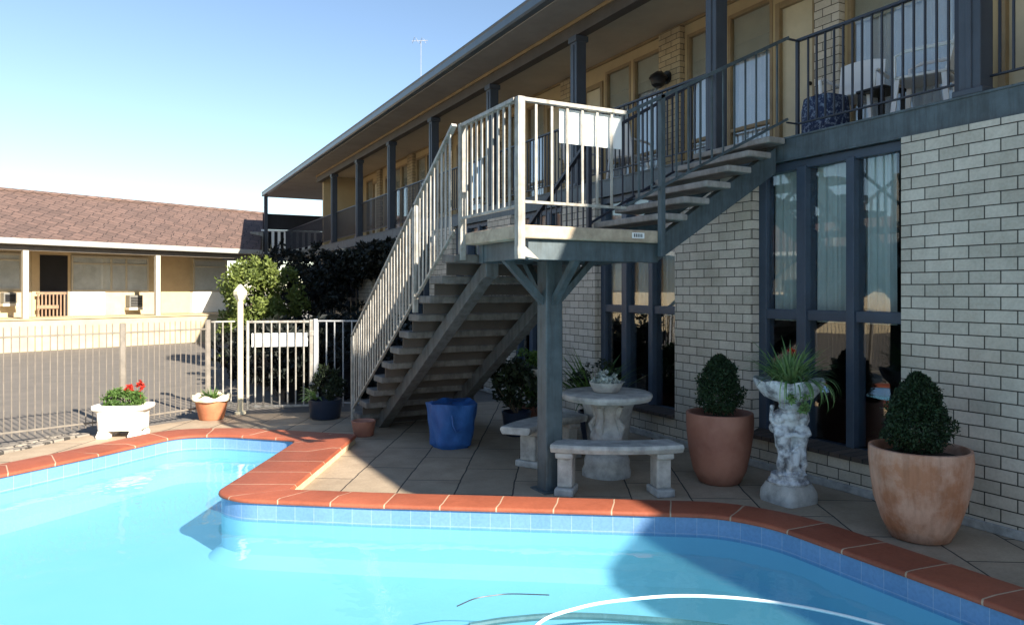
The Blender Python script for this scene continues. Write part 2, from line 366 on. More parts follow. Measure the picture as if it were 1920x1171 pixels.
rads = [0, .25, .3, .25, .22, 0, .14, .14, 0, .30, .45, .5, .4, .6, .8]
efac = [1.3, 1.3, 1.3, 1.3, 1.7, 1.7, 1.3, 1.0, 1.0, 1.05, 1.1, 1.1, 1.1, 1.1, 1.1]      # width of the coping beside each edge
def OFF(d):
    out = []; rr = []; m = len(sharp)
    for i in range(m):
        p0, p, p1 = Vector(sharp[i-1]), Vector(sharp[i]), Vector(sharp[(i+1) % m])
        a = (p-p0).normalized(); b = (p1-p).normalized()
        na, nb = Vector((-a.y, a.x)), Vector((-b.y, b.x))          # outline runs clockwise: left is outside
        fa, fb = (efac[i-1], efac[i]) if d > .05 else (1, 1)
        cr = a.x*b.y-a.y*b.x
        if abs(cr) < .12: q = p+(na*fa+nb*fb)*(.5*d)
        else:
            A, B = p+na*d*fa, p+nb*d*fb
            q = A+a*(((B-A).x*b.y-(B-A).y*b.x)/cr)
        out.append(tuple(q)); r = rads[i]
        rr.append(0 if r == 0 else .06 if (i == 4 and d > .05) else (max(.03, r-d*.9) if cr > 0 else r+d))
    return round_poly(out, rr)
inner = OFF(0)
def sweep(name, prof, mat, vscale=1.0):
    """prof: (offset outward, z)"""
    m = MB(); m.uv = []; rings = [OFF(d) for d, z in prof]; n = len(inner)
    s = [0]
    for i in range(n): s.append(s[-1]+(Vector(inner[(i+1) % n])-Vector(inner[i])).length)
    for i in range(n+1):
        acc = 0
        for j, (d, z) in enumerate(prof):
            if j: acc += math.hypot(d-prof[j-1][0], z-prof[j-1][1])
            p = rings[j][i % n]; m.v.append((p[0], p[1], z)); m.uv.append((s[i]+.13, acc*vscale+.02))
    k = len(prof)
    for i in range(n):
        for j in range(k-1): m.f.append((i*k+j, (i+1)*k+j, (i+1)*k+j+1, i*k+j+1))
    return structure(m.build(name, mat, smooth=True, angle=50))
sweep('pool_coping', [(.02, .062), (-.008, .066), (-.014, .078), (-.008, .094), (.008, CZ), (.30, CZ), (.345, CZ-.004), (.355, CZ-.03), (.355, .072)], M['coping'])
sweep('coping_kerb', [(.345, .075), (.345, -.03)], M['kerbside'])
sweep('pool_tile_band', [(.012, .066), (.012, -.092)], M['tileband'])
sweep('pool_wall', [(.0125, -.088), (.016, -.36), (-.09, -.44)], M['poolfloor'])
fl = MB()
pf = OFF(-.088); fl.add([(x, y, -.44) for x, y in pf], [tuple(t) for t in tessellate_polygon([[Vector((x, y, 0)) for x, y in pf]])])
structure(fl.build('pool_floor', M['poolfloor']))
wt = MB(); pw = OFF(.010); wt.add([(x, y, WZ) for x, y in pw], [tuple(t) for t in tessellate_polygon([[Vector((x, y, 0)) for x, y in pw]])])
structure(wt.build('water', M['water']))
def sheet(name, outer, z, mat, holes=()):
    m = MB(); polys = [outer]+list(holes)
    m.add([(x, y, z) for p in polys for x, y in p], [tuple(t) for t in tessellate_polygon([[Vector((x, y, 0)) for x, y in p] for p in polys])])
    return structure(m.build(name, mat))
hole = OFF(.33)
sheet('ground', [(-400, -300), (400, -300), (400, 500), (-400, 500)], -.06, M['ground'], [OFF(.34)])
e0 = (-1.25, 9.80); e1 = (-.46, 10.62); e2 = (1.43, 11.45)
deck_edge = [(-6.0, 5.6), (-2.6, 8.55), e0, e1, (.5, 11.15), e2, (2.6, 11.12), (3.2, 10.9), (6.2, 10.9)]
sheet('pool_deck', deck_edge+[(6.2, -16), (-6, -16)], 0.0, M['deck'], [hole])
sheet('driveway', [(x, y+.002) for x, y in deck_edge[:9]]+[(6.2, 40), (-40, 40), (-40, 5.6)], -.012, M['asphalt'])
# rough stone edging along the asphalt on the left
ed = MB(); eds = [(-4.2, 7.25), (-2.6, 8.62), e0, e1]
for i in range(len(eds)-1):
    a, b = Vector(eds[i]), Vector(eds[i+1]); d = (b-a); ln = d.length; d.normalize(); nrm = Vector((-d.y, d.x)); k = 0.0
    while k < ln:
        w = rng.uniform(.16, .3)
        for row in range(2):
            c = a+d*(k+w/2)+nrm*(.09+row*.17+rng.uniform(-.015, .015))
            ed.obox(c, d, nrm, w/2-.008, .075, -.03, .012+rng.uniform(0, .022))
        k += w
structure(ed.build('stone_edging', M['edging'], bevel=.012))

# ================================================================== MAIN BUILDING
WX, BX, UX = 5.75, 5.80, 7.30
FZ0, FZ1 = 3.09, 3.32
Y0, Y1 = -16.0, 25.6
bl = thing('motel_building', (WX, 9.0, 0), 'two-storey white brick motel block with a covered upper balcony and slate blue fascia', 'building')
wins = [(3.975, 5.64), (6.85, 8.53), (9.38, 11.05), (11.95, 13.6), (14.8, 16.45), (17.35, 19.0), (20.2, 21.85), (22.75, 24.4)]
bw = MB(); prev = Y0
for a, b in wins+[(Y1, None)]:
    bw.box(WX, WX+.24, prev, a, 0, 3.085)
    if b: bw.box(WX, WX+.24, a, b, 0, .30)
    prev = b
bw.build('brick_wall', M['brick'], bl)
pl = MB()
pl.box(WX-.03, WX, Y0, Y1, 0, .07); pl.build('plinth', M['stone'], bl, bevel=.008)
for a, b in wins:
    fr = MB(); x0, x1 = WX+.10, WX+.22
    w = (b-a); m1, m2 = a+w*.335, a+w*.665
    fr.box(x0, x1, a, a+.07, .305, 3.085); fr.box(x0, x1, b-.10, b, .305, 3.085)
    for mm, hw in ((m1, .042), (m2, .055)): fr.box(x0-.02, x1+.03, mm-hw, mm+hw, .38, 3.02)
    fr.box(x0+.003, x1-.003, a+.07, b-.10, .305, .38); fr.box(x0+.003, x1-.003, a+.07, b-.10, 3.0, 3.085)
    for c0, c1 in ((a+.07, m1-.042), (m1+.042, m2-.055), (m2+.055, b-.10)): fr.box(x0+.003, x1-.003, c0, c1, 1.52, 1.62)
    f = fr.build('window', M['frame'], bl, bevel=.006)
    for c0, c1 in ((a+.07, m1-.042), (m1+.042, m2-.055), (m2+.055, b-.10)):
        for z0, z1 in ((.38, 1.52), (1.62, 3.0)):
            p = MB(); p.box(x0+.05, x0+.056, c0, c1, z0, z1); p.build('pane', M['glass'], f)
    cu = MB(); wavy(cu, 'y', WX+.285, a+.25 if a < 4 else a+.06, b-.02, 1.50, 3.03, .025, .11)
    cu.build('curtain', M['curtain_green'], f)
    sl = MB(); sl.add([(WX-.05, a+.003, .30), (WX-.05, b-.003, .30), (WX+.10, b-.003, .305), (WX+.10, a+.003, .305),
                       (WX-.05, a+.003, .335), (WX-.05, b-.003, .335), (WX+.10, b-.003, .385), (WX+.10, a+.003, .385)],
                      [(3,2,1,0),(4,5,6,7),(0,1,5,4),(1,2,6,5),(2,3,7,6),(3,0,4,7)])
    sl.build('window_sill', M['sillbrick'], f)
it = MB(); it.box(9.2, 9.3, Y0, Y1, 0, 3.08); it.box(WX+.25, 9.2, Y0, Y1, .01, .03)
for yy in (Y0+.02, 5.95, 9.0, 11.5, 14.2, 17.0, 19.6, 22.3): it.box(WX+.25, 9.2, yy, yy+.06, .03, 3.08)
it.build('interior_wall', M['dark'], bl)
ew = MB(); ew.box(WX+.24, 14, Y1-.24, Y1, 0, 3.085); ew.build('end_wall', M['brick'], bl); ew = MB(); ew.box(WX+.24, 14, Y0, Y0+.02, 0, 3.085); ew.build('end_wall', M['brick'], bl)
sl = MB(); sl.box(BX+.06, 13.9, Y0, Y1+6.6, FZ0+.004, FZ1-.004); sl.build('balcony_floor', M['soffit'], bl)
fa = MB(); fa.box(BX, BX+.06, Y0, Y1+6.6, FZ0, FZ1); fa.box(BX-.012, BX+.10, Y0, Y1+6.6, FZ1-.014, FZ1+.004); fa.box(BX-.012, BX, Y0, Y1+6.6, FZ0-.002, FZ0+.014)
fa.build('balcony_fascia', M['steel'], bl)
# balcony posts
for i in range(8):
    y = 3.45+2.868*i; cm = MB()
    cm.box(5.90-.085, 5.90+.085, y-.085, y+.085, FZ1+.004, 5.53); cm.box(5.90-.10, 5.90+.10, y-.022, y+.022, FZ1+.03, 5.40)
    cm.box(5.90-.12, 5.90+.12, y-.12, y+.12, FZ1+.002, FZ1+.05); cm.box(5.90-.11, 5.90+.11, y-.11, y+.11, 5.44, 5.528)
    cm.build('balcony_post', M['column'], bl, bevel=.008)
be = MB(); be.box(5.82, 5.98, -3.4, Y1, 5.53, 5.745); be.build('eave_beam', M['beam'], bl)
tr = MB(); tr.box(5.795, 5.818, -3.4, Y1, 5.70, 5.755); tr.build('beam_trim', M['frame_tan'], bl)
sf = MB(); sf.box(5.20, 5.79, -3.4, Y1+6.7, 5.757, 5.77); sf.box(5.79, 8.0, Y1, Y1+6.7, 5.757, 5.77); sf.build('soffit', M['soffit'], bl)
ce = MB(); ce.box(5.985, UX, -3.4, Y1, 5.745, 5.76); ce.build('ceiling', M['ceiling'], bl)
co = MB(); co.box(UX-.04, UX-.002, Y0, Y1, 5.70, 5.742); co.build('cornice', M['frame_tan'], bl)
rf = MB(); ry0, ry1 = -3.4, Y1+6.7
rf.add([(5.14, ry0, 5.93), (5.14, ry1, 5.93), (9.9, ry1, 7.55), (9.9, ry0, 7.55), (14.7, ry0, 5.93), (14.7, ry1, 5.93),
        (5.14, ry0, 5.85), (5.14, ry1, 5.85), (14.7, ry0, 5.85), (14.7, ry1, 5.85)],
       [(0,1,2,3), (3,2,5,4), (0,3,4,8,6), (1,7,9,5,2), (6,8,9,7), (0,6,7,1), (4,5,9,8)])
roof = rf.build('roof', M['roofmetal'], bl)
gu = MB()
prof = [(5.20, 5.775), (5.10, 5.775), (5.075, 5.80), (5.07, 5.90), (5.055, 5.93), (5.06, 5.945), (5.15, 5.945)]
for i in range(len(prof)-1):
    (xa, za), (xb, zb) = prof[i], prof[i+1]
    gu.add([(xa, ry0, za), (xa, ry1, za), (xb, ry1, zb), (xb, ry0, zb)], [(0,1,2,3)])
gu.box(5.07, 8.0, ry1, ry1+.05, 5.775, 5.94)
gu.build('gutter', M['gutter'], roof, smooth=True, angle=30)
aw = MB(); aw.prism([(5.06, -3.404), (6.5, -4.5), (6.34, -5.6), (6.15, -16.5), (14.7, -16.5), (14.7, -3.404)], 5.775, 5.925); aw.build('end_roof', M['roofmetal'], roof)  # unseen roof end, outline shaped to cast the shadow edge on the pool
# far end: post, dark screen, pale balustrade
fe = MB(); fe.box(5.12, 5.26, 32.0, 32.14, FZ1, 5.757); fe.build('end_post', M['column'], bl)
fe = MB(); fe.box(5.1, 9.0, 32.2, 32.3, 4.40, 5.05); fe.build('end_screen', M['screen'], bl)
fe = MB(); fe.box(5.1, 9.0, 32.45, 32.5, FZ0, 4.38); fe.build('end_backboard', M['screen'], bl)
eb = MB(); eb.box(5.0, 7.4, 32.02, 32.08, 4.30, 4.37); eb.box(5.0, 7.4, 32.02, 32.08, FZ1+.05, FZ1+.12)
er = eb.build('end_railing', M['board'], bl)
for k in range(9):
    q = MB(); x = 5.22+.25*k; q.box(x-.055, x+.055, 32.03, 32.07, FZ1+.12, 4.30); q.build('baluster', M['board'], er)
fe = MB(); fe.box(4.55, 5.06, 31.9, 32.0, 2.95, 4.25); fe.build('end_panel', M['railwhite'], bl)

# upper storey wall, windows, doors, pilasters
feat = [('w', 4.37, 5.70), ('b', 5.74, 6.08), ('d', 6.10, 6.74), ('w', 6.80, 7.59), ('w', 7.66, 8.42), ('b', 8.47, 8.95), ('w', 9.0, 9.72), ('w', 9.78, 10.50), ('d', 10.56, 11.2)]
yy = 11.2
while yy < 24.5:
    feat += [('b', yy+.30, yy+.62), ('d', yy+.66, yy+1.30), ('w', yy+1.36, yy+2.1), ('w', yy+2.16, yy+2.9), ('b', yy+2.96, yy+3.4), ('w', yy+3.46, yy+4.2), ('w', yy+4.26, yy+5.0), ('d', yy+5.06, yy+5.7)]
    yy += 5.7
feat = [('w', -1.2, .3), ('b', .35, .7), ('w', .75, 2.3), ('b', 2.4, 2.8), ('d', 3.3, 4.05)]+[f for f in feat if f[2] < 25.2]
uw = MB(); prev = Y0
for k, a, b in feat:
    uw.box(UX, UX+.15, prev, a, FZ1, 5.745)
    if k == 'w': uw.box(UX, UX+.15, a, b, 5.55, 5.745); uw.box(UX, UX+.15, a, b, FZ1, 3.50)
    elif k == 'd': uw.box(UX, UX+.15, a, b, 5.42, 5.745)
    else: uw.box(UX, UX+.15, a, b, FZ1, 5.745)
    prev = b
uw.box(UX, UX+.15, prev, Y1, FZ1, 5.745); uw.box(UX+.15, 14, Y1-.2, Y1, FZ1, 5.745); uw.box(UX+.15, 14, Y0, Y0+.02, FZ1, 5.745)
uw.box(6.02, UX, Y1-.15, Y1, FZ1, 5.745)
uw.build('upper_wall', M['plaster'], bl)
for k, a, b in feat:
    if k == 'b':
        q = MB(); q.box(UX-.10, UX-.001, a, b, FZ1, 5.70); q.build('brick_pilaster', M['brick_tan'] if 8 < a < 24 else M['brick'], bl)
    elif k == 'd':
        q = MB(); q.box(UX-.03, UX+.10, a, a+.07, FZ1, 5.42); q.box(UX-.03, UX+.10, b-.07, b, FZ1, 5.42); q.box(UX-.027, UX+.10, a+.07, b-.07, 5.34, 5.42)
        f = q.build('door_frame', M['frame_tan'], bl, bevel=.005)
        q = MB(); q.box(UX+.03, UX+.07, a+.07, b-.07, FZ1+.01, 5.34); q.build('door', M['door'], f)
        q = MB(); q.ball((UX+.005, a+.13, 4.3), .025, 6); q.bar((UX+.03, a+.13, 4.3), (UX, a+.13, 4.3), .02, .02); q.build('door_handle', M['black'], f)
    else:
        q = MB(); x0, x1 = UX-.01, UX+.09
        q.box(x0, x1, a, a+.05, 3.50, 5.55); q.box(x0, x1, b-.05, b, 3.50, 5.55)
        for z in (3.50, 3.95, 5.50): q.box(x0+.002, x1-.002, a+.05, b-.05, z, z+.05)
        f = q.build('window', M['frame_tan'], bl, bevel=.005)
        for z0, z1 in ((3.55, 3.95), (4.0, 5.5)):
            p = MB(); p.box(x0+.04, x0+.045, a+.05, b-.05, z0, z1); p.build('pane', M['glass_up'], f)
        h = rng.choice((.55, .6, .62, .7))
        p = MB(); p.box(x0+.07, x0+.076, a+.02, b-.02, 5.53-h, 5.53); p.build('blind', M['blind'], f)
        p = MB(); wavy(p, 'y', x0+.115, a+.01, b-.01, 3.5, 5.5, .022, .10); p.build('curtain', M['curtain_white'], f)
# balcony railing (two stretches either side of the stair head)
def rail_run(parent, y0, y1, n_single, sec):
    x = 5.955; t = MB(); t.bar((x, y0, 4.30), (x, y1, 4.30), .05, .022); tr = t.build('top_rail', M['rail'], parent)
    t = MB(); t.bar((x, y0, 3.47), (x, y1, 3.47), .03, .014); t.build('bottom_rail', M['rail'], parent)
    y = y0+.1; n = 0; rest = MB()
    while y < y1-.04:
        if n < n_single:
            q = MB(); q.box(x-.008, x+.008, y-.008, y+.008, 3.477, 4.29); q.build('baluster', M['rail'], parent)
        else: rest.box(x-.008, x+.008, y-.008, y+.008, 3.477, 4.29)
        y += .1; n += 1
    if rest.v: tag(rest.build('far_balusters', M['rail'], parent), None, None, None, 'stuff')
    for yp in sec:
        q = MB(); q.box(x-.02, x+.02, yp-.02, yp+.02, FZ1, 4.29); q.build('rail_post', M['rail'], parent)
ra = MB(); ra.box(5.94, 5.97, 5.215, 5.245, FZ1, 4.315); ra.box(5.80, 5.955, 5.222, 5.238, 4.29, 4.308); ra.box(5.80, 5.955, 5.222, 5.238, 3.463, 3.477)
rr = ra.build('railing', M['rail'], bl); rail_run(rr, 2.2, 5.215, 28, (3.62,))
ra = MB(); ra.box(5.94, 5.97, 6.305, 6.335, FZ1, 4.315)
rr = ra.build('railing', M['rail'], bl); rail_run(rr, 6.335, 31.9, 66, (9.3, 12.2, 15.0, 17.9, 20.8, 23.6))

# ================================================================== STAIRCASE
st = thing('staircase', (3.42, 5.80, 0), 'grey steel staircase with a railed corner landing on one post beside the pool', 'staircase')
XL, XR, YF, YB = 2.80, 4.22, 5.25, 6.32
DZ = 2.34
q = MB(); q.box(XL, XR+.02, YF, YB, DZ-.11, DZ); q.build('landing_deck', M['timber'], st, bevel=.012)
q = MB(); q.box(2.92, XR+.04, YF+.05, YF+.13, 2.06, DZ-.112); q.box(2.92, XR+.04, YB-.15, YB-.07, 2.06, DZ-.112)
q.box(2.93, 3.01, YF+.131, YB-.151, 2.07, DZ-.112); q.box(4.14, 4.22, YF+.131, YB-.151, 2.07, DZ-.112); q.box(3.36, 3.48, YF+.131, YB-.151, 2.08, DZ-.112)
q.build('landing_beam', M['steel'], st, bevel=.006)
q = MB(); q.box(3.335, 3.505, 5.715, 5.885, 0, 2.08); cm = q.build('support_post', M['steel'], st, bevel=.008)
for dx, dy in ((-1, 0), (1, 0), (0, 1), (0, -1)):
    q = MB(); q.bar((3.42+dx*.07, 5.80+dy*.07, 1.70), (3.42+dx*.46, 5.80+dy*.46, 2.09), .06, .06); q.build('brace', M['steel'], cm)
q = MB(); q.box(3.29, 3.55, 5.67, 5.93, 0, .015); q.build('base_plate', M['steel'], cm)
# label plate on the landing edge
q = MB(); q.box(3.93, 4.06, YF-.006, YF, DZ-.075, DZ-.025); lp = q.build('label_plate', M['board'], st)
q = MB()
for k in range(5): q.box(3.945+k*.02, 3.957+k*.02, YF-.0075, YF-.0055, DZ-.065, DZ-.035)
q.build('plate_marks', M['steel_grey'], lp)
# lower flight (runs away from the camera)
RIS = DZ/12; RUN = .315
for i in range(1, 12):
    z = DZ-RIS*i; y = YB+RUN*(i-1)
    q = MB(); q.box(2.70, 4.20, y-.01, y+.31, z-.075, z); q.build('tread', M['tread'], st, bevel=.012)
    q = MB(); q.box(2.74, 4.16, y+.272, y+.29, z-RIS+.004, z-.077); q.build('riser', M['beam'], st)
for x in (2.97, 3.88):
    q = MB(); ya, za = YB-.12, DZ-.13; yb = 9.92; zb = za-(yb-ya)*RIS/RUN
    k = (za-.0)/(RIS/RUN)
    q.add([(x+dx, y, z) for dx in (0, .13) for y, z in ((ya, za-.09), (ya, za-.27), (YB-.02, za-.30), (ya+k-.30, 0), (ya+k+.02, 0))],
          [(0,1,2,3,4), (9,8,7,6,5), (0,5,6,1), (1,6,7,2), (2,7,8,3), (3,8,9,4), (4,9,5,0)])
    q.build('stringer', M['steel_grey'], st, bevel=.006)
# upper flight (runs to the balcony)
N2 = 6; R2 = (FZ1-DZ)/N2; U2 = (BX-XR)/N2
for i in range(1, N2):
    z = DZ+R2*i; x = XR+U2*(i-1)
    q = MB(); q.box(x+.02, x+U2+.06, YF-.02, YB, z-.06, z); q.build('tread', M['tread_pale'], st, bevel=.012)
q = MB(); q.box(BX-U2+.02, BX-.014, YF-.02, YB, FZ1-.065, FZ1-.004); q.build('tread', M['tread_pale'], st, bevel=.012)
for y in (YF+.10, YB-.22):
    q = MB(); q.add([(x, y+dy, z) for dy in (0, .10) for x, z in ((XR-.02, 2.06), (XR+.05, 2.06), (BX-.014, 2.98), (BX-.014, FZ1-.08), (XR-.02, DZ-.12))],
                    [(0,1,2,3,4), (9,8,7,6,5), (0,5,6,1), (1,6,7,2), (2,7,8,3), (3,8,9,4), (4,9,5,0)])
    q.build('stringer', M['steel'], st, bevel=.006)
# railings of the stair
def stair_rail(name, p0, p1, gap, mat, posts=(), hb=.86, pw=.045, step=.105, bw=.0095, pd=1.15, bot=True, flat=True):
    p0, p1 = Vector(p0), Vector(p1)
    t = MB(); t.bar(p0, p1, .05, .03); rl = t.build(name, mat, st)
    if bot:
        t = MB(); t.bar(p0-Vector((0,0,hb)), p1-Vector((0,0,hb)), .028, .022); t.build('bottom_rail', mat, rl)
    d = p1-p0; ln = math.hypot(d.x, d.y); n = int(ln/step); d2 = Vector((d.x, d.y)).normalized()
    for k in range(1, n):
        p = p0+d*(k/n); q = MB(); q.obox((p.x, p.y), (d2.x, d2.y), (-d2.y, d2.x), bw, .005 if flat else bw, p.z-hb+.01, p.z-.012); q.build('baluster', mat, rl)
    for f, dn in posts:
        p = p0+d*f; q = MB(); q.obox((p.x, p.y), (d2.x, d2.y), (-d2.y, d2.x), pw/2, pw/2, p.z-dn, p.z+.018)
        q.build('rail_post', mat, rl, bevel=.004)
    return rl
TZ = 3.34
stair_rail('landing_railing', (XL, YF-.03, TZ), (3.84, YF-.03, TZ), .1, M['railwhite'], ((0, 1.28),), hb=.82, pw=.065, step=.135, bw=.011)
stair_rail('side_railing', (XL-.02, YF, TZ), (XL-.02, YB, TZ), .1, M['railwhite'], ((1, 1.25),), hb=.86, pw=.06, step=.10, bw=.016)
lowend = 9.78; lz = TZ-(lowend-YB)*RIS/RUN
stair_rail('lower_railing', (2.70, YB, TZ), (2.70, lowend, lz), .1, M['railwhite'], ((.30, 1.12), (.995, lz-.02)), hb=.98, pw=.05, step=.10, bw=.019)
stair_rail('inner_railing', (4.19, YB, TZ), (4.19, lowend, lz), .1, M['rail'], ((.0, 1.2), (.5, 1.1), (.995, lz-.02)), hb=.9, pw=.045)
uz = 4.30
stair_rail('upper_railing', (3.84, YF-.03, TZ), (5.80, YF-.03, uz), .1, M['steel'], ((.20, 1.42),), hb=.80, pw=.05, step=.135, bw=.009)
stair_rail('rear_railing', (4.22, YB+.01, TZ), (5.94, YB+.01, uz), .1, M['rail'], (), hb=.84, step=.13, bw=.008)
q = MB(); q.box(3.19, 3.82, YF+.0, YF+.012, 3.03, 3.315); q.build('notice_board', M['board'], st, bevel=.003)
# flared foot of the corner post
q = MB(); q.add([(XL-.035, YF-.06, 2.16), (XL+.035, YF-.06, 2.16), (XL+.16, YF-.06, 2.06), (XL-.035, YF-.06, 2.09), (XL-.035, YF, 2.16), (XL+.035, YF, 2.16), (XL+.16, YF, 2.06), (XL-.035, YF, 2.09)],
      [(0,1,2,3), (7,6,5,4), (0,4,5,1), (1,5,6,2), (2,6,7,3), (3,7,4,0)]); q.build('post_foot', M['railwhite'], st)

# ================================================================== LEFT WING (single storey)
wa, wb = Vector((-3.3, 26.5)), Vector((4.36, 29.9)); wd = (wb-wa).normalized(); wn = Vector((-wd.y, wd.x))   # wn points away from the camera
def WP(s, o=0.0): p = wa+wd*s+wn*o; return (p.x, p.y)
def wray(px, o):                         # distance along the wing where a sight line meets its plane at offset o
    q = (px-960)/FP; dx, dy = q*CT+ST, CT-q*ST
    a = wa+wn*o; det = dx*(-wd.y)+dy*wd.x
    t = (a.x*(-wd.y)+a.y*wd.x)/det
    return (Vector((dx*t, dy*t))-a).dot(wd)
S0, S1 = -22.0, wray(486, 0)
wg = thing('motel_wing', (wa.x, wa.y, 0), 'single-storey cream motel wing with a purple-brown tiled roof behind the fence', 'building')
def wbox(mb, s0, s1, o0, o1, z0, z1):
    vs = []
    for z in (z0, z1):
        for s, o in ((s0, o0), (s1, o0), (s1, o1), (s0, o1)): vs.append((*WP(s, o), z))
    return mb.add(vs, [(3,2,1,0),(4,5,6,7),(0,1,5,4),(1,2,6,5),(2,3,7,6),(3,0,4,7)])
WO = 2.3; FLZ = .94
q = MB(); wbox(q, S0, S1+1.0, -.25, WO-.003, -.05, FLZ-.006); q.build('plinth', M['cream'], wg)
q = MB(); wbox(q, S0, S1+1.0, -.30, WO-.003, FLZ-.004, FLZ+.02); q.build('verandah_floor', M['cream'], wg)
q = MB(); wbox(q, S0, S1-.2, WO, WO+.2, FLZ, 3.30); wbox(q, S0, S0+.2, WO+.2, 8, FLZ, 3.3); wbox(q, S1-.4, S1-.2, WO+.2, 8, 0, 3.3); q.build('wall', M['cream'], wg)
q = MB(); rg = []
S2 = wray(496, 4.6); S3 = 2*S2-S1
for s, o, z in ((S0, -.05, 3.42), (S1, -.05, 3.42), (S2, 4.6, 5.34), (S0, 4.6, 5.34), (S0, 9.2, 3.42), (S3, 9.2, 3.42), (S0, -.05, 3.36), (S1, -.05, 3.36), (S0, 9.2, 3.36), (S3, 9.2, 3.36)): rg.append((*WP(s, o), z))
q.add(rg, [(0,1,2,3), (3,2,5,4), (0,3,4,8,6), (1,7,9,5,2), (6,8,9,7), (0,6,7,1), (4,5,9,8)])
wr = q.build('roof', M['rooftile'], wg)
q = MB(); q.tube([(*WP(S0, 4.6), 5.36), (*WP(S2, 4.6), 5.36)], .09, 8); q.build('ridge_cap', M['rooftile'], wr, smooth=True)
q = MB(); wbox(q, S0, S1+.04, -.17, -.052, 3.22, 3.40); q.build('gutter', M['wingtrim'], wr, bevel=.02)
q = MB(); wbox(q, S0, S1, -.05, WO, 3.27, 3.35); q.build('soffit', M['wingdark'], wg)
q = MB(); wbox(q, S0, S1, .12, .2, 3.05, 3.268); q.build('verandah_beam', M['wingdark'], wg)
for px in (47, 295, -200, -420):
    s = wray(px, .16); q = MB(); wbox(q, s-.08, s+.08, .08, .24, FLZ+.02, 3.05); q.build('verandah_post', M['wingpost'], wg, bevel=.01)
def wpatch(name, px0, px1, z0, z1, mat, o0, o1, parent=None, **k):
    q = MB(); wbox(q, wray(px0, o0), wray(px1, o0), o0, o1, z0, z1); return q.build(name, mat, parent or wg, **k)
def wwin(px0, px1, z0, z1, mull):
    o = WO
    q = MB(); s0, s1 = wray(px0, o), wray(px1, o)
    wbox(q, s0, s0+.06, o-.05, o-.002, z0, z1); wbox(q, s1-.06, s1, o-.05, o-.002, z0, z1)
    wbox(q, s0+.06, s1-.06, o-.048, o-.002, z1-.06, z1); wbox(q, s0+.06, s1-.06, o-.048, o-.002, z0, z0+.06); wbox(q, s0+.06, s1-.06, o-.046, o-.002, z0+.95, z0+1.0)
    for m in mull: s = wray(m, o); wbox(q, s-.035, s+.035, o-.049, o-.002, z0+.06, z1-.06)
    f = q.build('window', M['wingpost'], wg)
    q = MB(); wbox(q, s0+.06, s1-.06, o-.022, o-.004, z0+.06, z1-.06); q.build('curtain', M['greycurtain'], f)
    q = MB(); wbox(q, s0+.06, s1-.06, o-.034, o-.030, z0+.06, z1-.06); q.build('pane', M['glass_up'], f)
wwin(133, 278, 1.80, 3.05, (208, 236)); wwin(362, 425, 1.80, 3.05, ()); wwin(-120, 40, 1.85, 3.05, (-40,)); wwin(-420, -260, 1.8, 3.05, (-340,))
wpatch('wall_panel', 127, 197, FLZ+.03, 1.78, M['white_panel'], WO-.03, WO-.002); wpatch('wall_panel', 362, 425, FLZ+.03, 1.78, M['white_panel'], WO-.03, WO-.002)
wpatch('wall_panel', 302, 356, FLZ+.03, 3.2, M['tanwall'], WO-.03, WO-.002)
wpatch('wall_panel', -255, -150, FLZ+.03, 3.2, M['tanwall'], WO-.03, WO-.002)
fdo = wpatch('door_frame', 60, 132, FLZ+.02, 3.18, M['tanwall'], WO-.04, WO-.002)
wpatch('doorway', 75, 127, FLZ+.022, 3.02, M['dark'], WO-.06, WO-.041, fdo)
q = MB(); s0, s1 = wray(68, WO-.3), wray(124, WO-.3); wbox(q, s0, s1, WO-.33, WO-.27, 1.70, 1.78)
gt = q.build('door_gate', M['gatewood'], wg)
q = MB(); wbox(q, s0, s1-.25, WO-.36, WO-.332, 1.22, 1.34); q.build('cross_rail', M['gatewood'], gt)
for k in range(8):
    s = s0+(s1-s0)*(k+.5)/8; q = MB(); wbox(q, s-.02, s+.02, WO-.32, WO-.28, FLZ+.03, 1.70); q.build('bar', M['gatewood'], gt)
def acunit(px0, px1, z0, z1):
    s0, s1 = wray(px0, WO-.3), wray(px1, WO-.3); q = MB(); wbox(q, s0, s1, WO-.35, WO-.003, z0, z1)
    a = q.build('air_conditioner', M['acgrille'], wg, bevel=.02)
    q = MB()
    for k in range(6): z = z0+.05+(z1-z0-.1)*k/6; wbox(q, s0+.04, s1-.04, WO-.37, WO-.352, z, z+.028)
    q.build('grille', M['black'], a)
    q = MB(); wbox(q, s0-.03, s1+.03, WO-.37, WO-.004, z0-.10, z0-.004); q.build('bracket', M['wingpost'], a)
acunit(6, 31, 1.42, 1.76); acunit(242, 267, 1.22, 1.66)

# ================================================================== POOL FENCE, GATE
def fence(label, pts, posts, mat, height=1.38, spacing=.076, rail_z=(1.26, .14), group=None, over=True, pk=.007):
    t = thing('pool_fence', (pts[0][0], pts[0][1], 0), label, 'fence', group)
    for i in range(len(pts)-1):
        a, b = Vector(pts[i]), Vector(pts[i+1]); d = (b-a); ln = d.length; d.normalize()
        for z in rail_z:
            q = MB(); q.bar((a.x, a.y, z), (b.x, b.y, z), .03, .022); q.build('rail', mat, t)
        n = int(ln/spacing)
        for k in range(n):
            p = a+d*(k+.5)*(ln/n); q = MB(); top = height if over else rail_z[0]
            q.tube([(p.x, p.y, .08), (p.x+rng.uniform(-.006, .006), p.y, top+rng.uniform(-.006, .006))], pk, 6); q.build('picket', mat, t)
    for p in posts:
        q = MB(); q.box(p[0]-.03, p[0]+.03, p[1]-.03, p[1]+.03, 0, height+.01); q.build('post', mat, t, bevel=.006)
    return t
M['fencegrey'] = pmat('weathered_fence_paint', (.20, .175, .145), .55, var=.3, bstr=.1, scale=9)
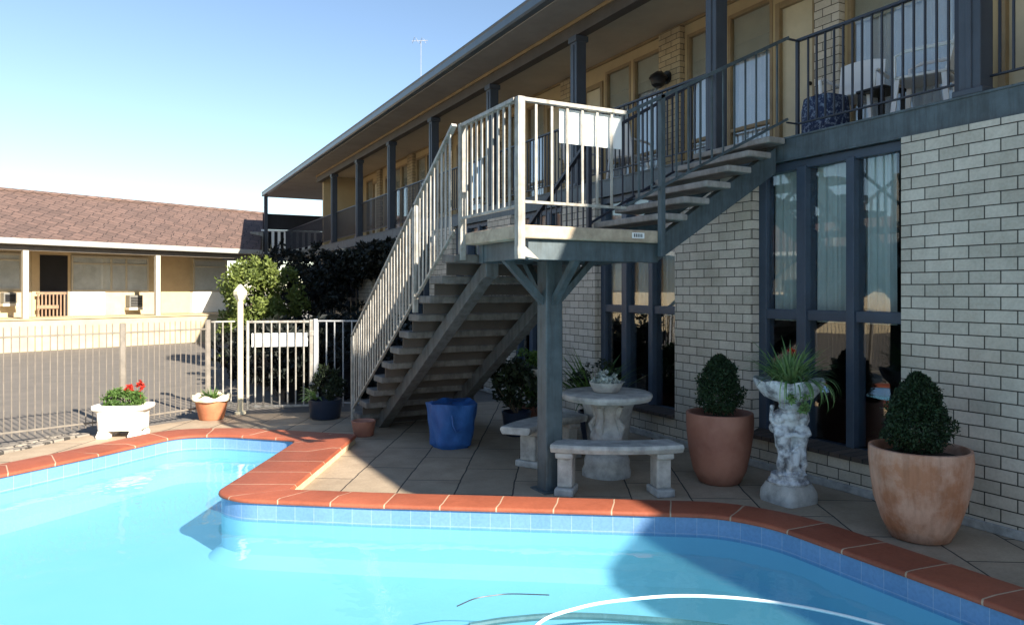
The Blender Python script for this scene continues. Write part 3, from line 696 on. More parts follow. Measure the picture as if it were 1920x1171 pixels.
fence('weathered grey picket pool fence in front of the cream wing, behind the white planter', [(-2.3, 10.02), (-1.3, 10.43), (-.03, 10.89), (1.06, 11.49)], [(-1.9, 10.18), (-.03, 10.89), (1.06, 11.49)], M['fencegrey'])
fence('short pale fence section between the grey picket fence and the cream gate post', [(1.10, 11.50), (1.43, 11.55)], [], M['railwhite'], spacing=.1, rail_z=(1.36, .14), over=False, pk=.011)
fence('pale railing section between the pool gate and the foot of the stairs', [(2.50, 11.18), (3.16, 10.80)], [(2.52, 11.17)], M['railgrey'], spacing=.115, rail_z=(1.36, .14), over=False, pk=.011)
gp = thing('gate_post', (1.50, 11.50, 0), 'tall cream gate post with a pointed lantern-shaped cap', 'post')
q = MB(); q.lathe([(.042, 0), (.042, 1.64), (.038, 1.66)], (1.50, 11.50, 0), 20); q.build('shaft', M['lantern'], gp, smooth=True)
q = MB(); q.lathe([(.045, 1.66), (.06, 1.68), (.095, 1.75), (.095, 1.80), (.02, 1.90), (.004, 1.905)], (1.50, 11.50, 0), 6); q.build('cap', M['lantern'], gp)
q = MB(); q.lathe([(.08, 0), (.08, .03), (.06, .04)], (1.50, 11.50, 0), 20); q.build('foot', M['lantern'], gp)
ga, gb = Vector((1.60, 11.47)), Vector((2.46, 11.19)); gd = (gb-ga).normalized()
gt = thing('pool_gate', (ga.x, ga.y, 0), 'pale metal pool gate with a blank white sign across its bars', 'gate')
q = MB(); q.bar((ga.x, ga.y, 1.35), (gb.x, gb.y, 1.35), .035, .035); q.bar((ga.x, ga.y, .10), (gb.x, gb.y, .10), .035, .035)
q.box(ga.x-.02, ga.x+.02, ga.y-.02, ga.y+.02, .06, 1.37); q.box(gb.x-.025, gb.x+.025, gb.y-.025, gb.y+.025, .06, 1.38)
q.build('frame', M['railwhite'], gt, bevel=.006)
for k in range(7):
    p = ga+(gb-ga)*((k+.9)/7.8); q = MB(); q.tube([(p.x, p.y, .11), (p.x, p.y, 1.34)], .0125, 8); q.build('bar', M['railwhite'], gt)
q = MB(); sn = Vector((-gd.y, gd.x)); c = (ga+gb)/2-sn*(-.03); q.obox(c, gd, sn, .40, .006, .98, 1.18); q.build('sign', M['board'], gt)
q = MB(); q.box(gb.x-.03, gb.x+.10, gb.y-.035, gb.y+.0, 1.14, 1.22); q.build('latch', M['railwhite'], gt, bevel=.008)

# ================================================================== VEGETATION
def cloud(mb, c, rad, n, size, r, clumps=40, asp=.5, fill=.35, zmin=None):
    cs = []
    for _ in range(clumps):
        while True:
            v = Vector((r.uniform(-1,1), r.uniform(-1,1), r.uniform(-1,1)))
            if .001 < v.length <= 1: break
        v = v.normalized()*(v.length**fill if v.length else 0)*r.uniform(.75, 1.03)
        cs.append((Vector((c[0]+v.x*rad[0], c[1]+v.y*rad[1], c[2]+v.z*rad[2])), r.uniform(.14, .30)))
    for _ in range(n):
        p, k = r.choice(cs); v = Vector((r.gauss(0,1), r.gauss(0,1), r.gauss(0,1))).normalized()*(r.random()**.45)
        w = (p.x+v.x*k*rad[0], p.y+v.y*k*rad[1], p.z+v.z*k*rad[2])
        if zmin is not None and w[2] < zmin: continue
        mb.leaf(w, size*r.uniform(.6, 1.3), r, asp)
    return mb
r2 = random.Random(3)
sh = thing('shrub', (2.9, 18.6, 0), 'large sunlit green bush beside the dark gate at the end of the motel block', 'shrub')
q = MB(); cloud(q, (2.62, 18.6, 1.5), (.72, 1.1, 1.08), 9000, .12, r2, 70, zmin=.1); cloud(q, (2.7, 18.3, .6), (.72, 1.0, .7), 2200, .13, r2, 40, zmin=.05)
cloud(q, (3.4, 19.2, 1.6), (.7, 1.0, .95), 3000, .12, r2, 40, zmin=.1); q.build('foliage', M['leaf_sun'], sh)
q = MB()
for k in range(6): q.tube([(2.8+.1*k-.3, 18.5+.1*(k % 3), 0), (2.7+.16*k-.4, 18.4, .7), (2.7+.28*k-.6, 18.5, 1.5)], [.05, .035, .015], 6)
q.build('stem', M['bark'], sh)
hd = thing('hedge', (3.6, 14.5, 0), 'dark low hedge behind the pool gate in the shade', 'hedge')  # added to stand in for the dark shade behind the gate
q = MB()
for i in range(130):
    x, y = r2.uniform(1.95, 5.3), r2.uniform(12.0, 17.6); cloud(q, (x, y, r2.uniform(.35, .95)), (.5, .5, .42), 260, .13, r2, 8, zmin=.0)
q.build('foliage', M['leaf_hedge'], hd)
q = MB(); q.box(2.3, 5.2, 12.4, 17.2, 0, .6); q.build('stem', M['dark'], hd)  # dark block inside the added foliage, also standing in for shade
vn = thing('climbing_vine', (5.5, 19.5, 0), 'dark climbing vine hanging below the balcony edge at its far end', 'vine')
q = MB()
for i in range(70):
    f = r2.random(); y = 14.8+9.6*f; drop = .12+1.5*f**2
    cloud(q, (r2.uniform(5.15, 5.6), y, 2.72-r2.random()*drop), (.38, .6, .30), 210, .13, r2, 7)
for i in range(34): cloud(q, (r2.uniform(3.7, 5.3), r2.uniform(19.0, 23.5), r2.uniform(1.3, 2.85)), (.5, .6, .40), 230, .13, r2, 8)
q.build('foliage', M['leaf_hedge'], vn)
q = MB(); q.tube([(5.6, 24.5, 0), (5.5, 24.2, 1.5), (5.5, 22.5, 2.7), (5.5, 18.0, 3.0)], [.07, .05, .04, .02], 6); q.build('stem', M['bark'], vn)

def pot(name, c, prof, mat, label, cat='plant pot', inner_r=None, rim=None, group=None, wob=0, n=40, soil_z=None, sq=0):
    t = thing(name, (c[0], c[1], c[2] if len(c) > 2 else 0), label, cat, group); cc = (c[0], c[1], c[2] if len(c) > 2 else 0)
    h = prof[-1][1]; rt = prof[-1][0]
    m = MB(); m.lathe(prof+[(rt-.018, h+.004), (rt-.03, h-.01), (rt-.04, h-.10)], cc, n, wob, closed=True, sq=sq); m.build('body', mat, t, smooth=True, angle=50)
    s = MB(); s.lathe([(rt-.042, h-.07), (rt*.5, h-.05), (.01, h-.045)], cc, 24, closed=False); s.build('soil', M['soil'], t, smooth=True)
    return t, h
def conifer(c, rad, h, label, n=11000, mat='leaf_conifer', size=.026, round_=.5):
    t = thing('conifer', c, label, 'shrub'); q = MB(); r = random.Random(int(c[0]*1000))
    for _ in range(n):
        f = r.random()**.8; z = f*h
        prof = (math.sin(min(1, (f+.16)*2.2)*math.pi/2)*max(0, 1-f**round_)**(.9 if round_ < 1.5 else .6))
        a = r.uniform(0, 6.283); lump = 1+.13*math.sin(a*3+z*22)+.10*math.sin(a*5-z*31)
        rr = rad*prof*lump*(r.random()**.28)*(1.16 if r.random() < .05 else 1)
        q.leaf((c[0]+rr*math.cos(a), c[1]+rr*math.sin(a), c[2]+.05+z), size*r.uniform(.6, 1.5), r, .45)
    q.build('foliage', M[mat], t)
    q = MB(); q.tube([(c[0], c[1], c[2]-.02), (c[0], c[1], c[2]+h*.75)], [.022, .008], 8); q.build('stem', M['bark'], t)
    return t
# tall pots by the wall
p1 = (5.16, 3.42); p2 = (4.98, 5.29)
prof1 = [(.17, 0), (.20, .01), (.255, .12), (.305, .28), (.335, .45), (.345, .58), (.34, .66)]
pot('plant_pot', p1, prof1, M['terra_tall'], 'tall stained terracotta pot nearest the camera against the white brick pier', wob=.012)
conifer((p1[0]+.02, p1[1]+.03, .58), .25, .56, 'dark pointed conifer growing in the stained terracotta pot by the brick pier', round_=1.5, n=15000)
prof2 = [(.165, 0), (.19, .012), (.245, .12), (.285, .30), (.305, .47), (.312, .60), (.308, .66)]
pot('plant_pot', p2, prof2, M['terra_red'], 'tall reddish terracotta pot between the stone table and the statue urn', wob=.012)
conifer((p2[0], p2[1], .60), .215, .54, 'dark rounded conifer growing in the reddish terracotta pot beside the table', round_=2.4)

# statue urn
sx, sy = 5.06, 4.54
su = thing('statue_urn', (sx, sy, 0), 'weathered white stone urn carried by sculpted figures on a base in front of the window', 'statue')
q = MB(); q.lathe([(.185, 0), (.19, .03), (.185, .09), (.155, .15), (.15, .16)], (sx, sy, 0), 36, sq=6); q.build('base', M['stone'], su, smooth=True, angle=50)
q = MB(); q.lathe([(.165, .16), (.172, .175), (.165, .19), (.15, .20), (.145, .235)], (sx, sy, 0), 36); q.build('base_ring', M['stone_pale'], su, smooth=True)
q = MB(); cx = Vector((CT, -ST, 0)); cy = Vector((ST, CT, 0))       # statue's own right / back, turned to the pool
def sp(a, b, z): v = cx*a+cy*b; return (sx+v.x, sy+v.y, z)
q.lathe([(.12, .22), (.06, .28), (.05, .45), (.07, .60), (.11, .70), (.13, .76), (.06, .80), (.10, .87)], (sx, sy, 0), 20)
for s in (-1, 1):
    q.tube([sp(s*.085, -.05, .24), sp(s*.10, -.075, .33), sp(s*.085, -.085, .41), sp(s*.075, -.05, .50)], [.026, .034, .036, .052], 10)   # near leg
    q.tube([sp(s*.03, -.075, .24), sp(s*.022, -.10, .33), sp(s*.035, -.10, .42), sp(s*.06, -.05, .50)], [.024, .031, .034, .05], 10)      # other leg
    q.ball(sp(s*.095, -.085, .245), .028, 6, (1.2, 1.2, .7)); q.ball(sp(s*.03, -.11, .245), .027, 6, (1.2, 1.2, .7))
    q.tube([sp(s*.07, -.05, .48), sp(s*.08, -.065, .55), sp(s*.085, -.05, .635), sp(s*.088, -.04, .67)], [.062, .062, .068, .03], 12)       # torso
    q.ball(sp(s*.098, -.06, .715), .05, 8); q.ball(sp(s*.105, -.105, .71), .012, 5)                                                        # head, nose
    q.tube([sp(s*.125, -.06, .64), sp(s*.145, -.09, .59), sp(s*.06, -.125, .575), sp(-s*.03, -.12, .60)], [.026, .024, .02, .016], 8)      # arm crossing
    q.tube([sp(s*.12, -.03, .65), sp(s*.155, -.02, .70), sp(s*.145, .0, .80)], [.026, .022, .018], 8)                                       # raised arm
    q.ball(sp(s*.10, .06, .62), .05, 6); q.ball(sp(s*.145, -.01, .81), .022, 5)
q.ball(sp(0, -.08, .74), .06, 8, (1.2, 1, .8)); q.ball(sp(.0, -.04, .82), .09, 8, (1.2, 1, .6))
q.tube([sp(.07, -.10, .26), sp(.01, -.11, .34), sp(-.03, -.10, .42), sp(.05, -.11, .5)], [.02, .018, .018, .014], 7)                        # drapery
q.build('figures', M['stone_pale'], su, remesh=.008)
q = MB(); nn = 48; prf = [(.05, .84), (.12, .862), (.20, .90), (.262, .96), (.285, 1.02), (.283, 1.035), (.262, 1.03), (.235, .97), (.05, .93)]
for r_, z in prf:
    for k in range(nn):
        t = 2*math.pi*k/nn; f = (1+.055*abs(math.sin(4*t)))*(1 if r_ > .1 else 1); zz = z+(.022*abs(math.sin(4*t)) if z > .95 else 0)
        q.v.append((sx+r_*f*math.cos(t), sy+r_*f*math.sin(t), zz))
for i in range(len(prf)-1):
    for k in range(nn): k2 = (k+1) % nn; q.f.append((i*nn+k, i*nn+k2, (i+1)*nn+k2, (i+1)*nn+k))
q.f.append(tuple((len(prf)-1)*nn+k for k in range(nn)))
q.build('bowl', M['stone_pale'], su, smooth=True, angle=60)
sp_ = thing('spider_plant', (sx, sy, 1.0), 'spiky green spider plant spilling out of the white statue urn', 'plant')
q = MB(); r = random.Random(5)
for k in range(230):
    a = r.uniform(0, 6.283); rr = r.uniform(0, .12)
    q.blade((sx+rr*math.cos(a), sy+rr*math.sin(a), .985), a+r.gauss(0, .3), r.uniform(.26, .52), r.uniform(.012, .022), r.uniform(.75, 1.5), r.uniform(.5, 2.0))
q.build('blades', M['leaf_blade'], sp_)
q = MB()
for k in range(24):
    a = r.gauss(math.atan2(-CT, -ST)+.25, .45); q.blade((sx+.23*math.cos(a), sy+.23*math.sin(a), 1.03), a, r.uniform(.2, .42), r.uniform(.008, .016), r.uniform(.2, .8), r.uniform(2.2, 3.4))
cloud(q, (sx-.12, sy-.22, .90), (.10, .08, .12), 350, .04, r, 9)
q.build('trailing_shoots', M['leaf_blade'], sp_)

# stone table and benches
tx, ty = 4.20, 6.02
tb = thing('stone_table', (tx, ty, 0), 'round cast stone garden table on a carved pedestal under the stairs', 'table')
q = MB(); q.lathe([(.01, .735), (.38, .735), (.43, .745), (.445, .775), (.44, .80), (.42, .812), (.01, .814)], (tx, ty, 0), 48); q.build('tabletop', M['stone'], tb, smooth=True)
q = MB(); q.lathe([(.235, 0), (.24, .05), (.22, .10), (.225, .14), (.20, .20), (.13, .22), (.11, .30), (.165, .36), (.16, .40), (.115, .48), (.10, .58), (.13, .66), (.19, .72), (.2, .735)], (tx, ty, 0), 32, wob=.05); q.build('pedestal', M['stone'], tb, smooth=True, angle=60)
for k in range(4):
    a = k*math.pi/2+.5; q = MB(); q.tube([(tx+.13*math.cos(a), ty+.13*math.sin(a), .37), (tx+.165*math.cos(a), ty+.165*math.sin(a), .48), (tx+.11*math.cos(a), ty+.11*math.sin(a), .56), (tx+.15*math.cos(a), ty+.15*math.sin(a), .68)], [.03, .04, .03, .03], 8); q.build('scroll', M['stone'], tb, smooth=True)
def bench(label, a0, a1, r0, r1, legs, h=.46):
    am = (a0+a1)/2; b = thing('stone_bench', (tx+.75*math.cos(am), ty+.75*math.sin(am), 0), label, 'bench', 'curved stone benches round the table')
    RB = 1.7; mx_, my_ = tx+.75*math.cos(am), ty+.75*math.sin(am); ox, oy = tx+(.75-RB)*math.cos(am), ty+(.75-RB)*math.sin(am)
    sc_ = .78/RB; a0, a1 = am+(a0-am)*sc_, am+(a1-am)*sc_; legs = [am+(a-am)*sc_ for a in legs]; r0, r1 = r0+RB-.75, r1+RB-.75
    q = MB(); n = 24; vs = []
    for i in range(n+1):
        a = a0+(a1-a0)*i/n
        for rr, z in ((r0+.02, h-.075), (r0, h-.03), (r0+.01, h), (r1-.01, h), (r1+.005, h-.03), (r1-.02, h-.075)): vs.append((ox+rr*math.cos(a), oy+rr*math.sin(a), z))
    fs = [(i*6+j, i*6+(j+1) % 6, (i+1)*6+(j+1) % 6, (i+1)*6+j) for i in range(n) for j in range(6)]+[tuple(range(6))[::-1], tuple(n*6+j for j in range(6))]
    q.add(vs, fs); q.build('seat', M['stone'], b, bevel=.008)
    for a in legs:
        rm = (r0+r1)/2; c = (ox+rm*math.cos(a), oy+rm*math.sin(a)); ax, ay = (math.cos(a), math.sin(a)), (-math.sin(a), math.cos(a))
        q = MB(); hw = (r1-r0)/2-.04
        q.obox(c, ax, ay, hw+.02, .085, 0, .07); q.obox(c, ax, ay, hw-.03, .068, .07, .33); q.obox(c, ax, ay, hw+.01, .08, .33, h-.076)
        q.build('leg', M['stone'], b, bevel=.015)
    return b
bench('curved stone bench in front of the table, its left end behind the blue post', R(201), R(282), .60, .90, (R(209), R(271)))
bench('curved stone bench at the back left of the table, partly hidden by the blue post', R(72), R(154), .64, .96, (R(128), R(84)))
bo = thing('stone_bowl', (tx-.02, ty-.02, .815), 'low stone bowl of silvery succulents standing on the round table', 'bowl')
q = MB(); q.lathe([(.10, .816), (.12, .82), (.15, .87), (.165, .905), (.17, .915), (.15, .912), (.135, .88)], (tx-.02, ty-.02, 0), 32); q.build('body', M['stone'], bo, smooth=True)
q = MB(); cloud(q, (tx-.02, ty-.02, .92), (.15, .15, .09), 1100, .035, random.Random(8), 26, .7, zmin=.9); q.build('succulents', M['leaf_silver'], bo)

# plants behind the table and the bench
pc = (4.95, 7.35)
pot('plant_pot', pc, [(.13, 0), (.16, .15), (.19, .34), (.2, .38)], M['pot_dark'], 'dark glazed pot at the brick pier behind the stone table')
fp = thing('fern', (pc[0], pc[1], .34), 'leafy green fern standing behind the stone table against the brick pier', 'plant')
q = MB(); r = random.Random(12)
for k in range(190):
    a = r.uniform(0, 6.283); q.blade((pc[0]+.08*math.cos(a), pc[1]+.08*math.sin(a), .33), a, r.uniform(.4, .95), r.uniform(.02, .045), r.uniform(.9, 1.5), r.uniform(.4, 1.9))
q.build('fronds', M['leaf_mid'], fp); 
q = MB(); cloud(q, (pc[0], pc[1], .65), (.3, .3, .35), 700, .06, r, 30); q.build('leaves', M['leaf_dark'], fp)
pb = thing('trough_planter', (4.72, 6.75, 0), 'grey stone planter box on the ground behind the stone table', 'planter')
q = MB(); q.lathe([(.15, 0), (.17, .02), (.22, .5), (.25, .62), (.24, .66), (.2, .655), (.19, .58)], (4.72, 6.75, 0), 32, sq=5); q.build('body', M['stone'], pb, smooth=True, angle=40)
def bushy(name, c, rad, n, size, label, mat, seed, potprof=None, potmat=None, potlabel=None):
    if potprof: pot('plant_pot', (c[0], c[1]), potprof, potmat, potlabel)
    t = thing(name, (c[0], c[1], c[2]-rad[2]), label, 'plant'); q = MB(); r = random.Random(seed)
    cloud(q, c, rad, n, size, r, 30, .45); q.build('foliage', mat, t)
    q = MB()
    for k in range(5): q.tube([(c[0], c[1], c[2]-rad[2]-.02), (c[0]+r.uniform(-.6, .6)*rad[0], c[1]+r.uniform(-.6, .6)*rad[1], c[2])], [.012, .005], 5)
    q.build('stem', M['bark'], t); return t
small = [(.13, 0), (.15, .03), (.18, .26), (.19, .30)]
bushy('potted_shrub', (4.35, 8.2, .62), (.35, .35, .36), 1700, .085, 'dark leafy shrub in a pot behind the blue bag and the back bench', M['leaf_dark'], 21, small, M['pot_dark'], 'small dark pot under the shrub between the blue bag and the bench')
bushy('potted_shrub', (4.75, 8.5, .70), (.3, .3, .34), 1300, .085, 'dusky green shrub close to the wall, behind the back bench', M['leaf_mid'], 22, small, M['terra_red'], 'small reddish pot close to the wall behind the back bench')
# white pot on a stand behind the post
q = thing('flower_pot', (4.62, 8.0, 0), 'pale stone flower pot on a slim column near the shrubs under the stairs', 'plant pot')
m = MB(); m.lathe([(.12, 0), (.12, .05), (.06, .10), (.05, .6), (.10, .68)], (4.62, 8.0, 0), 20); m.build('column', M['stone'], q, smooth=True)
m = MB(); m.lathe([(.06, .68), (.13, .74), (.17, .84), (.15, .84), (.1, .78)], (4.62, 8.0, 0), 24); m.build('bowl', M['stone'], q, smooth=True)
# blue tarpaulin bag
bx, by = 3.36, 7.95
bg = thing('tarpaulin_bag', (bx, by, 0), 'bright blue tarpaulin bag standing on the pavers below the stairs', 'bag')
q = MB(); nn = 72; zs = [0, .01, .03, .07, .14, .22, .30, .38, .45, .50, .515]; r = random.Random(4)
for z in zs:
    f = z/.515
    for k in range(nn):
        t = 2*math.pi*k/nn; base = .215+.06*f-(.03 if z < .02 else 0)
        w = 1+.03*math.sin(3*t+f*3)+.022*math.sin(7*t-f*5+1)+.016*math.sin(12*t+f*9)+.02*math.sin(5*t+f*13)
        sq = (abs(math.cos(t))**3.2+abs(math.sin(t))**3.2)**(-1/3.2)
        q.v.append((bx+base*w*sq*math.cos(t)*1.0, by+base*w*sq*math.sin(t)*.95, z+(.012*math.sin(2*t+.6)+.006*math.sin(5*t) if f > .9 else 0)))
m_ = len(zs)
for i in range(m_-1):
    for k in range(nn): k2 = (k+1) % nn; q.f.append((i*nn+k, i*nn+k2, (i+1)*nn+k2, (i+1)*nn+k))
for fr_, dz in ((.86, .006), (.6, -.03), (.3, -.015), (.02, -.02)):
    o = len(q.v)
    for k in range(nn): v = q.v[(m_-1)*nn+k]; t = 2*math.pi*k/nn; q.v.append((bx+(v[0]-bx)*fr_, by+(v[1]-by)*fr_, v[2]+dz+.018*math.sin(4*t+fr_*9)*fr_))
    for k in range(nn): k2 = (k+1) % nn; p_ = o-nn; q.f.append((p_+k, p_+k2, o+k2, o+k))
q.f.append(tuple(range(nn))[::-1]); q.f.append(tuple(o+k for k in range(nn)))
q.build('bag_body', M['tarp'], bg, smooth=True, angle=60)
q = MB(); q.tube([(bx-.1, by-.255, .40), (bx-.1, by-.285, .30), (bx-.06, by-.285, .22), (bx+.0, by-.28, .24)], .012, 6); q.build('strap', M['tarp'], bg, smooth=True)

# planters on the sunlit deck
wx_, wy_ = -.02, 10.42
wp = thing('trough_planter', (wx_, wy_, 0), 'white footed stone planter on the sunlit deck in front of the picket fence', 'planter')
ang = R(-22)
q = MB(); q.lathe([(.25, .085), (.265, .10), (.275, .30), (.29, .325), (.325, .345), (.335, .37), (.33, .395), (.285, .40), (.275, .35)], (wx_, wy_, 0), 40, sx=1.0, sy=.60, sq=7, rot=ang); q.build('body', M['stone_white'], wp, smooth=True, angle=35)
q = MB(); q.lathe([(.27, .34), (.1, .36), (.01, .365)], (wx_, wy_, 0), 24, sx=.98, sy=.58, sq=7, rot=ang, closed=False); q.build('soil', M['soil'], wp)
for a, b in ((-1, -1), (1, -1), (-1, 1), (1, 1)):
    dx, dy = a*.185, b*.11; px_, py_ = wx_+dx*math.cos(ang)-dy*math.sin(ang), wy_+dx*math.sin(ang)+dy*math.cos(ang)
    q = MB(); q.lathe([(.075, 0), (.08, .03), (.06, .075), (.065, .086)], (px_, py_, 0), 16, sq=5, rot=ang); q.build('foot', M['stone_white'], wp, smooth=True, angle=40)
fp = thing('flowering_plant', (wx_, wy_, .36), 'bushy green plant with red flower heads growing in the white planter', 'plant')
q = MB(); r = random.Random(31); cloud(q, (wx_+.0, wy_, .45), (.24, .14, .13), 2600, .045, r, 40, .4, zmin=.36)
for k in range(60): a = r.uniform(0, 6.28); q.blade((wx_+r.uniform(-.2, .2), wy_+r.uniform(-.08, .08), .38), a, r.uniform(.12, .26), .014, r.uniform(.7, 1.5), r.uniform(.2, 1.6))
q.build('foliage', M['leaf_mid'], fp)
for dx, dz in ((.06, .60), (.19, .615)):
    q = MB(); cloud(q, (wx_+dx, wy_-.05, dz), (.04, .04, .06), 160, .03, r, 8, .8); q.tube([(wx_+dx, wy_-.05, .42), (wx_+dx, wy_-.05, dz)], .004, 5); q.build('flower_head', M['flower'], fp)
tp, th_ = pot('plant_pot', (1.08, 11.22), [(.155, 0), (.165, .01), (.215, .24), (.225, .27)], M['terracotta'], 'bright terracotta pot with a cream frilled rim by the gate post')
q = MB(); nn = 40
for j, (r_, z) in enumerate(((.222, .262), (.25, .268), (.262, .30), (.25, .335), (.21, .33), (.19, .285))):
    for k in range(nn):
        t = 2*math.pi*k/nn; q.v.append((1.08+r_*(1+.05*math.sin(6*t))*math.cos(t), 11.22+r_*(1+.05*math.sin(6*t))*math.sin(t), z+.022*math.sin(6*t+1)*(1 if z > .27 else 0)))
for i in range(5):
    for k in range(nn): k2 = (k+1) % nn; q.f.append((i*nn+k, i*nn+k2, (i+1)*nn+k2, (i+1)*nn+k))
q.build('frilled_rim', M['lantern'], tp, smooth=True)
t = thing('succulent', (1.08, 11.22, .26), 'small grey-green tufted plant in the bright terracotta pot', 'plant'); q = MB(); r = random.Random(6)
for k in range(90): a = r.uniform(0, 6.28); q.blade((1.08+.09*math.cos(a)*r.random(), 11.22+.09*math.sin(a)*r.random(), .27), a, r.uniform(.1, .22), .02, r.uniform(.6, 1.5), r.uniform(0, 1.2))
q.build('leaves', M['leaf_mid'], t)
# shaded pots by the gate and stair foot
pot('plant_pot', (2.52, 10.55), [(.19, 0), (.21, .02), (.235, .24), (.24, .27)], M['pot_dark'], 'wide navy pot in the shade beside the gate')
t = thing('leafy_plant', (2.45, 10.55, .25), 'green leafy plant with bright outer leaves in the navy pot beside the gate', 'plant'); q = MB(); r = random.Random(61)
cloud(q, (2.55, 10.55, .50), (.22, .22, .26), 1100, .07, r, 25, .5); q.build('foliage', M['leaf_dark'], t)
q = MB()
for k in range(40): a = r.gauss(math.pi+.3, .6); q.blade((2.38, 10.52, .27), a, r.uniform(.15, .32), .035, r.uniform(.5, 1.3), r.uniform(.6, 1.8))
q.build('outer_leaves', M['leaf_blade'], t)
pot('plant_pot', (2.64, 9.05), [(.11, 0), (.12, .01), (.15, .17), (.155, .19)], M['terra_red'], 'low dull brown pot at the foot of the stairs behind the coping')

# ================================================================== THINGS ON THE BALCONY
def chair(loc, rot, label):
    t = thing('plastic_chair', (0, 0, 0), label, 'chair', 'white plastic chairs on the balcony')
    q = MB(); q.box(-.23, .23, -.22, .22, .42, .45); q.build('seat', M['plastic'], t, bevel=.02)
    q = MB(); vs = []
    for i in range(7):
        a = -1+2*i/6
        for z, y in ((.44, .20), (.86, .30)): vs.append((a*.22, y+.03*(1-a*a), z+(.04*(1-a*a) if z > .5 else 0)))
    for i in range(7):
        a = -1+2*i/6
        for z, y in ((.44, .225), (.86, .325)): vs.append((a*.22, y+.03*(1-a*a), z+(.04*(1-a*a) if z > .5 else 0)))
    fs = []
    for i in range(6): k = 2*i; fs += [(k, k+2, k+3, k+1), (14+k, 14+k+1, 14+k+3, 14+k+2), (k+1, k+3, 14+k+3, 14+k+1), (k, 14+k, 14+k+2, k+2)]
    fs += [(0, 1, 15, 14), (12, 26, 27, 13)]
    q.add(vs, fs); q.build('backrest', M['plastic'], t, smooth=True, angle=40)
    for x in (-1, 1):
        for y in (-1, 1): q = MB(); q.bar((x*.2, y*.19, .43), (x*.24, y*.23, 0), .04, .03); q.build('leg', M['plastic'], t)
        q = MB(); q.tube([(x*.25, -.20, .43), (x*.26, -.20, .62), (x*.26, -.1, .655), (x*.25, .28, .66)], .018, 6); q.build('armrest', M['plastic'], t, smooth=True)
    t.location = loc; t.rotation_euler = (0, 0, rot); return t
c1_ = chair((6.55, 4.28, FZ1), R(200), 'white plastic chair on the balcony behind the nearest big post')
c2_ = copy_tree(c1_); c2_.location = (6.55, 5.05, FZ1); c2_.rotation_euler = (0, 0, R(-70)); c2_['label'] = 'white plastic chair on the balcony beside the dark little table, nearer the blue bag'
c3_ = copy_tree(c1_); c3_.location = (6.6, 8.9, FZ1); c3_.rotation_euler = (0, 0, R(110)); c3_['label'] = 'white plastic chair on the balcony below the wall lamp, seen through the stair railing'
c4_ = copy_tree(c1_); c4_.location = (6.6, 10.1, FZ1); c4_.rotation_euler = (0, 0, R(80)); c4_['label'] = 'white plastic chair on the balcony behind the white notice board of the landing'
t = thing('side_table', (6.5, 4.70, FZ1), 'small dark table between white chairs on the balcony', 'table')
q = MB(); q.box(6.32, 6.68, 4.55, 4.85, FZ1+.40, FZ1+.43); q.build('tabletop', M['black'], t, bevel=.01)
for x in (6.35, 6.65):
    for y in (4.58, 4.82): q = MB(); q.box(x-.015, x+.015, y-.015, y+.015, FZ1, FZ1+.40); q.build('leg', M['black'], t)
t = thing('patterned_bag', (6.25, 5.14, FZ1), 'dark blue mottled bag standing on the balcony behind the railing', 'bag')
q = MB(); q.lathe([(.18, .03), (.19, .06), (.19, .30), (.175, .42), (.16, .43)], (6.25, 5.14, FZ1), 32, wob=.03, sq=4); q.build('bag_body', M['bluepat'], t, smooth=True, angle=50)
q = MB(); q.lathe([(.2, 0), (.2, .05), (.185, .055)], (6.25, 5.14, FZ1), 32, sq=4); q.build('base', M['plastic'], t)
def wall_lamp(y, label):
    t = thing('wall_lamp', (UX-.10, y, 5.0), label, 'wall lamp', 'black wall lamps on the balcony')
    q = MB(); q.lathe([(.10, 0), (.10, .02)], (0, 0, 0), 20)
    q.v = [(UX-.10-z, y+x, 5.0+yy_) for x, yy_, z in q.v]; q.build('back_plate', M['black'], t)
    q = MB(); q.tube([(UX-.12, y, 5.02), (UX-.22, y, 5.08), (UX-.26, y, 5.03)], .012, 6); q.build('arm', M['black'], t)
    q = MB(); q.lathe([(.03, .10), (.12, .04), (.14, .0), (.12, -.02), (.10, -.10), (.05, -.14)], (UX-.27, y, 4.97), 18); q.build('lamp_shade', M['black'], t, smooth=True)
    q = MB(); q.ball((UX-.27, y, 4.92), .06, 8); q.build('bulb', M['plastic'], t, smooth=True)
wall_lamp(8.75, 'black wall lamp on the tan brick pilaster nearest the big blue post')
wall_lamp(14.4, 'black wall lamp far along the balcony, left of the landing')
# antenna
ax_, ay_ = 8.0, 21.3
t = thing('antenna', (ax_, ay_, 6.9), 'thin television antenna mast standing on the main roof', 'antenna')
q = MB(); q.tube([(ax_, ay_, 6.88), (ax_, ay_, 9.45)], .008, 6); q.build('mast', M['railgrey'], t)
q = MB(); q.bar((ax_-.26, ay_+.1, 9.42), (ax_+.18, ay_-.1, 9.45), .012, .012)
for k in range(4): x = ax_-.24+.12*k; q.bar((x, ay_-.1, 9.42+.01*k-(.10 if k % 2 else -.07)), (x, ay_+.1, 9.42+.01*k+(.10 if k % 2 else -.07)), .009, .009)
q.build('aerial', M['railgrey'], t)

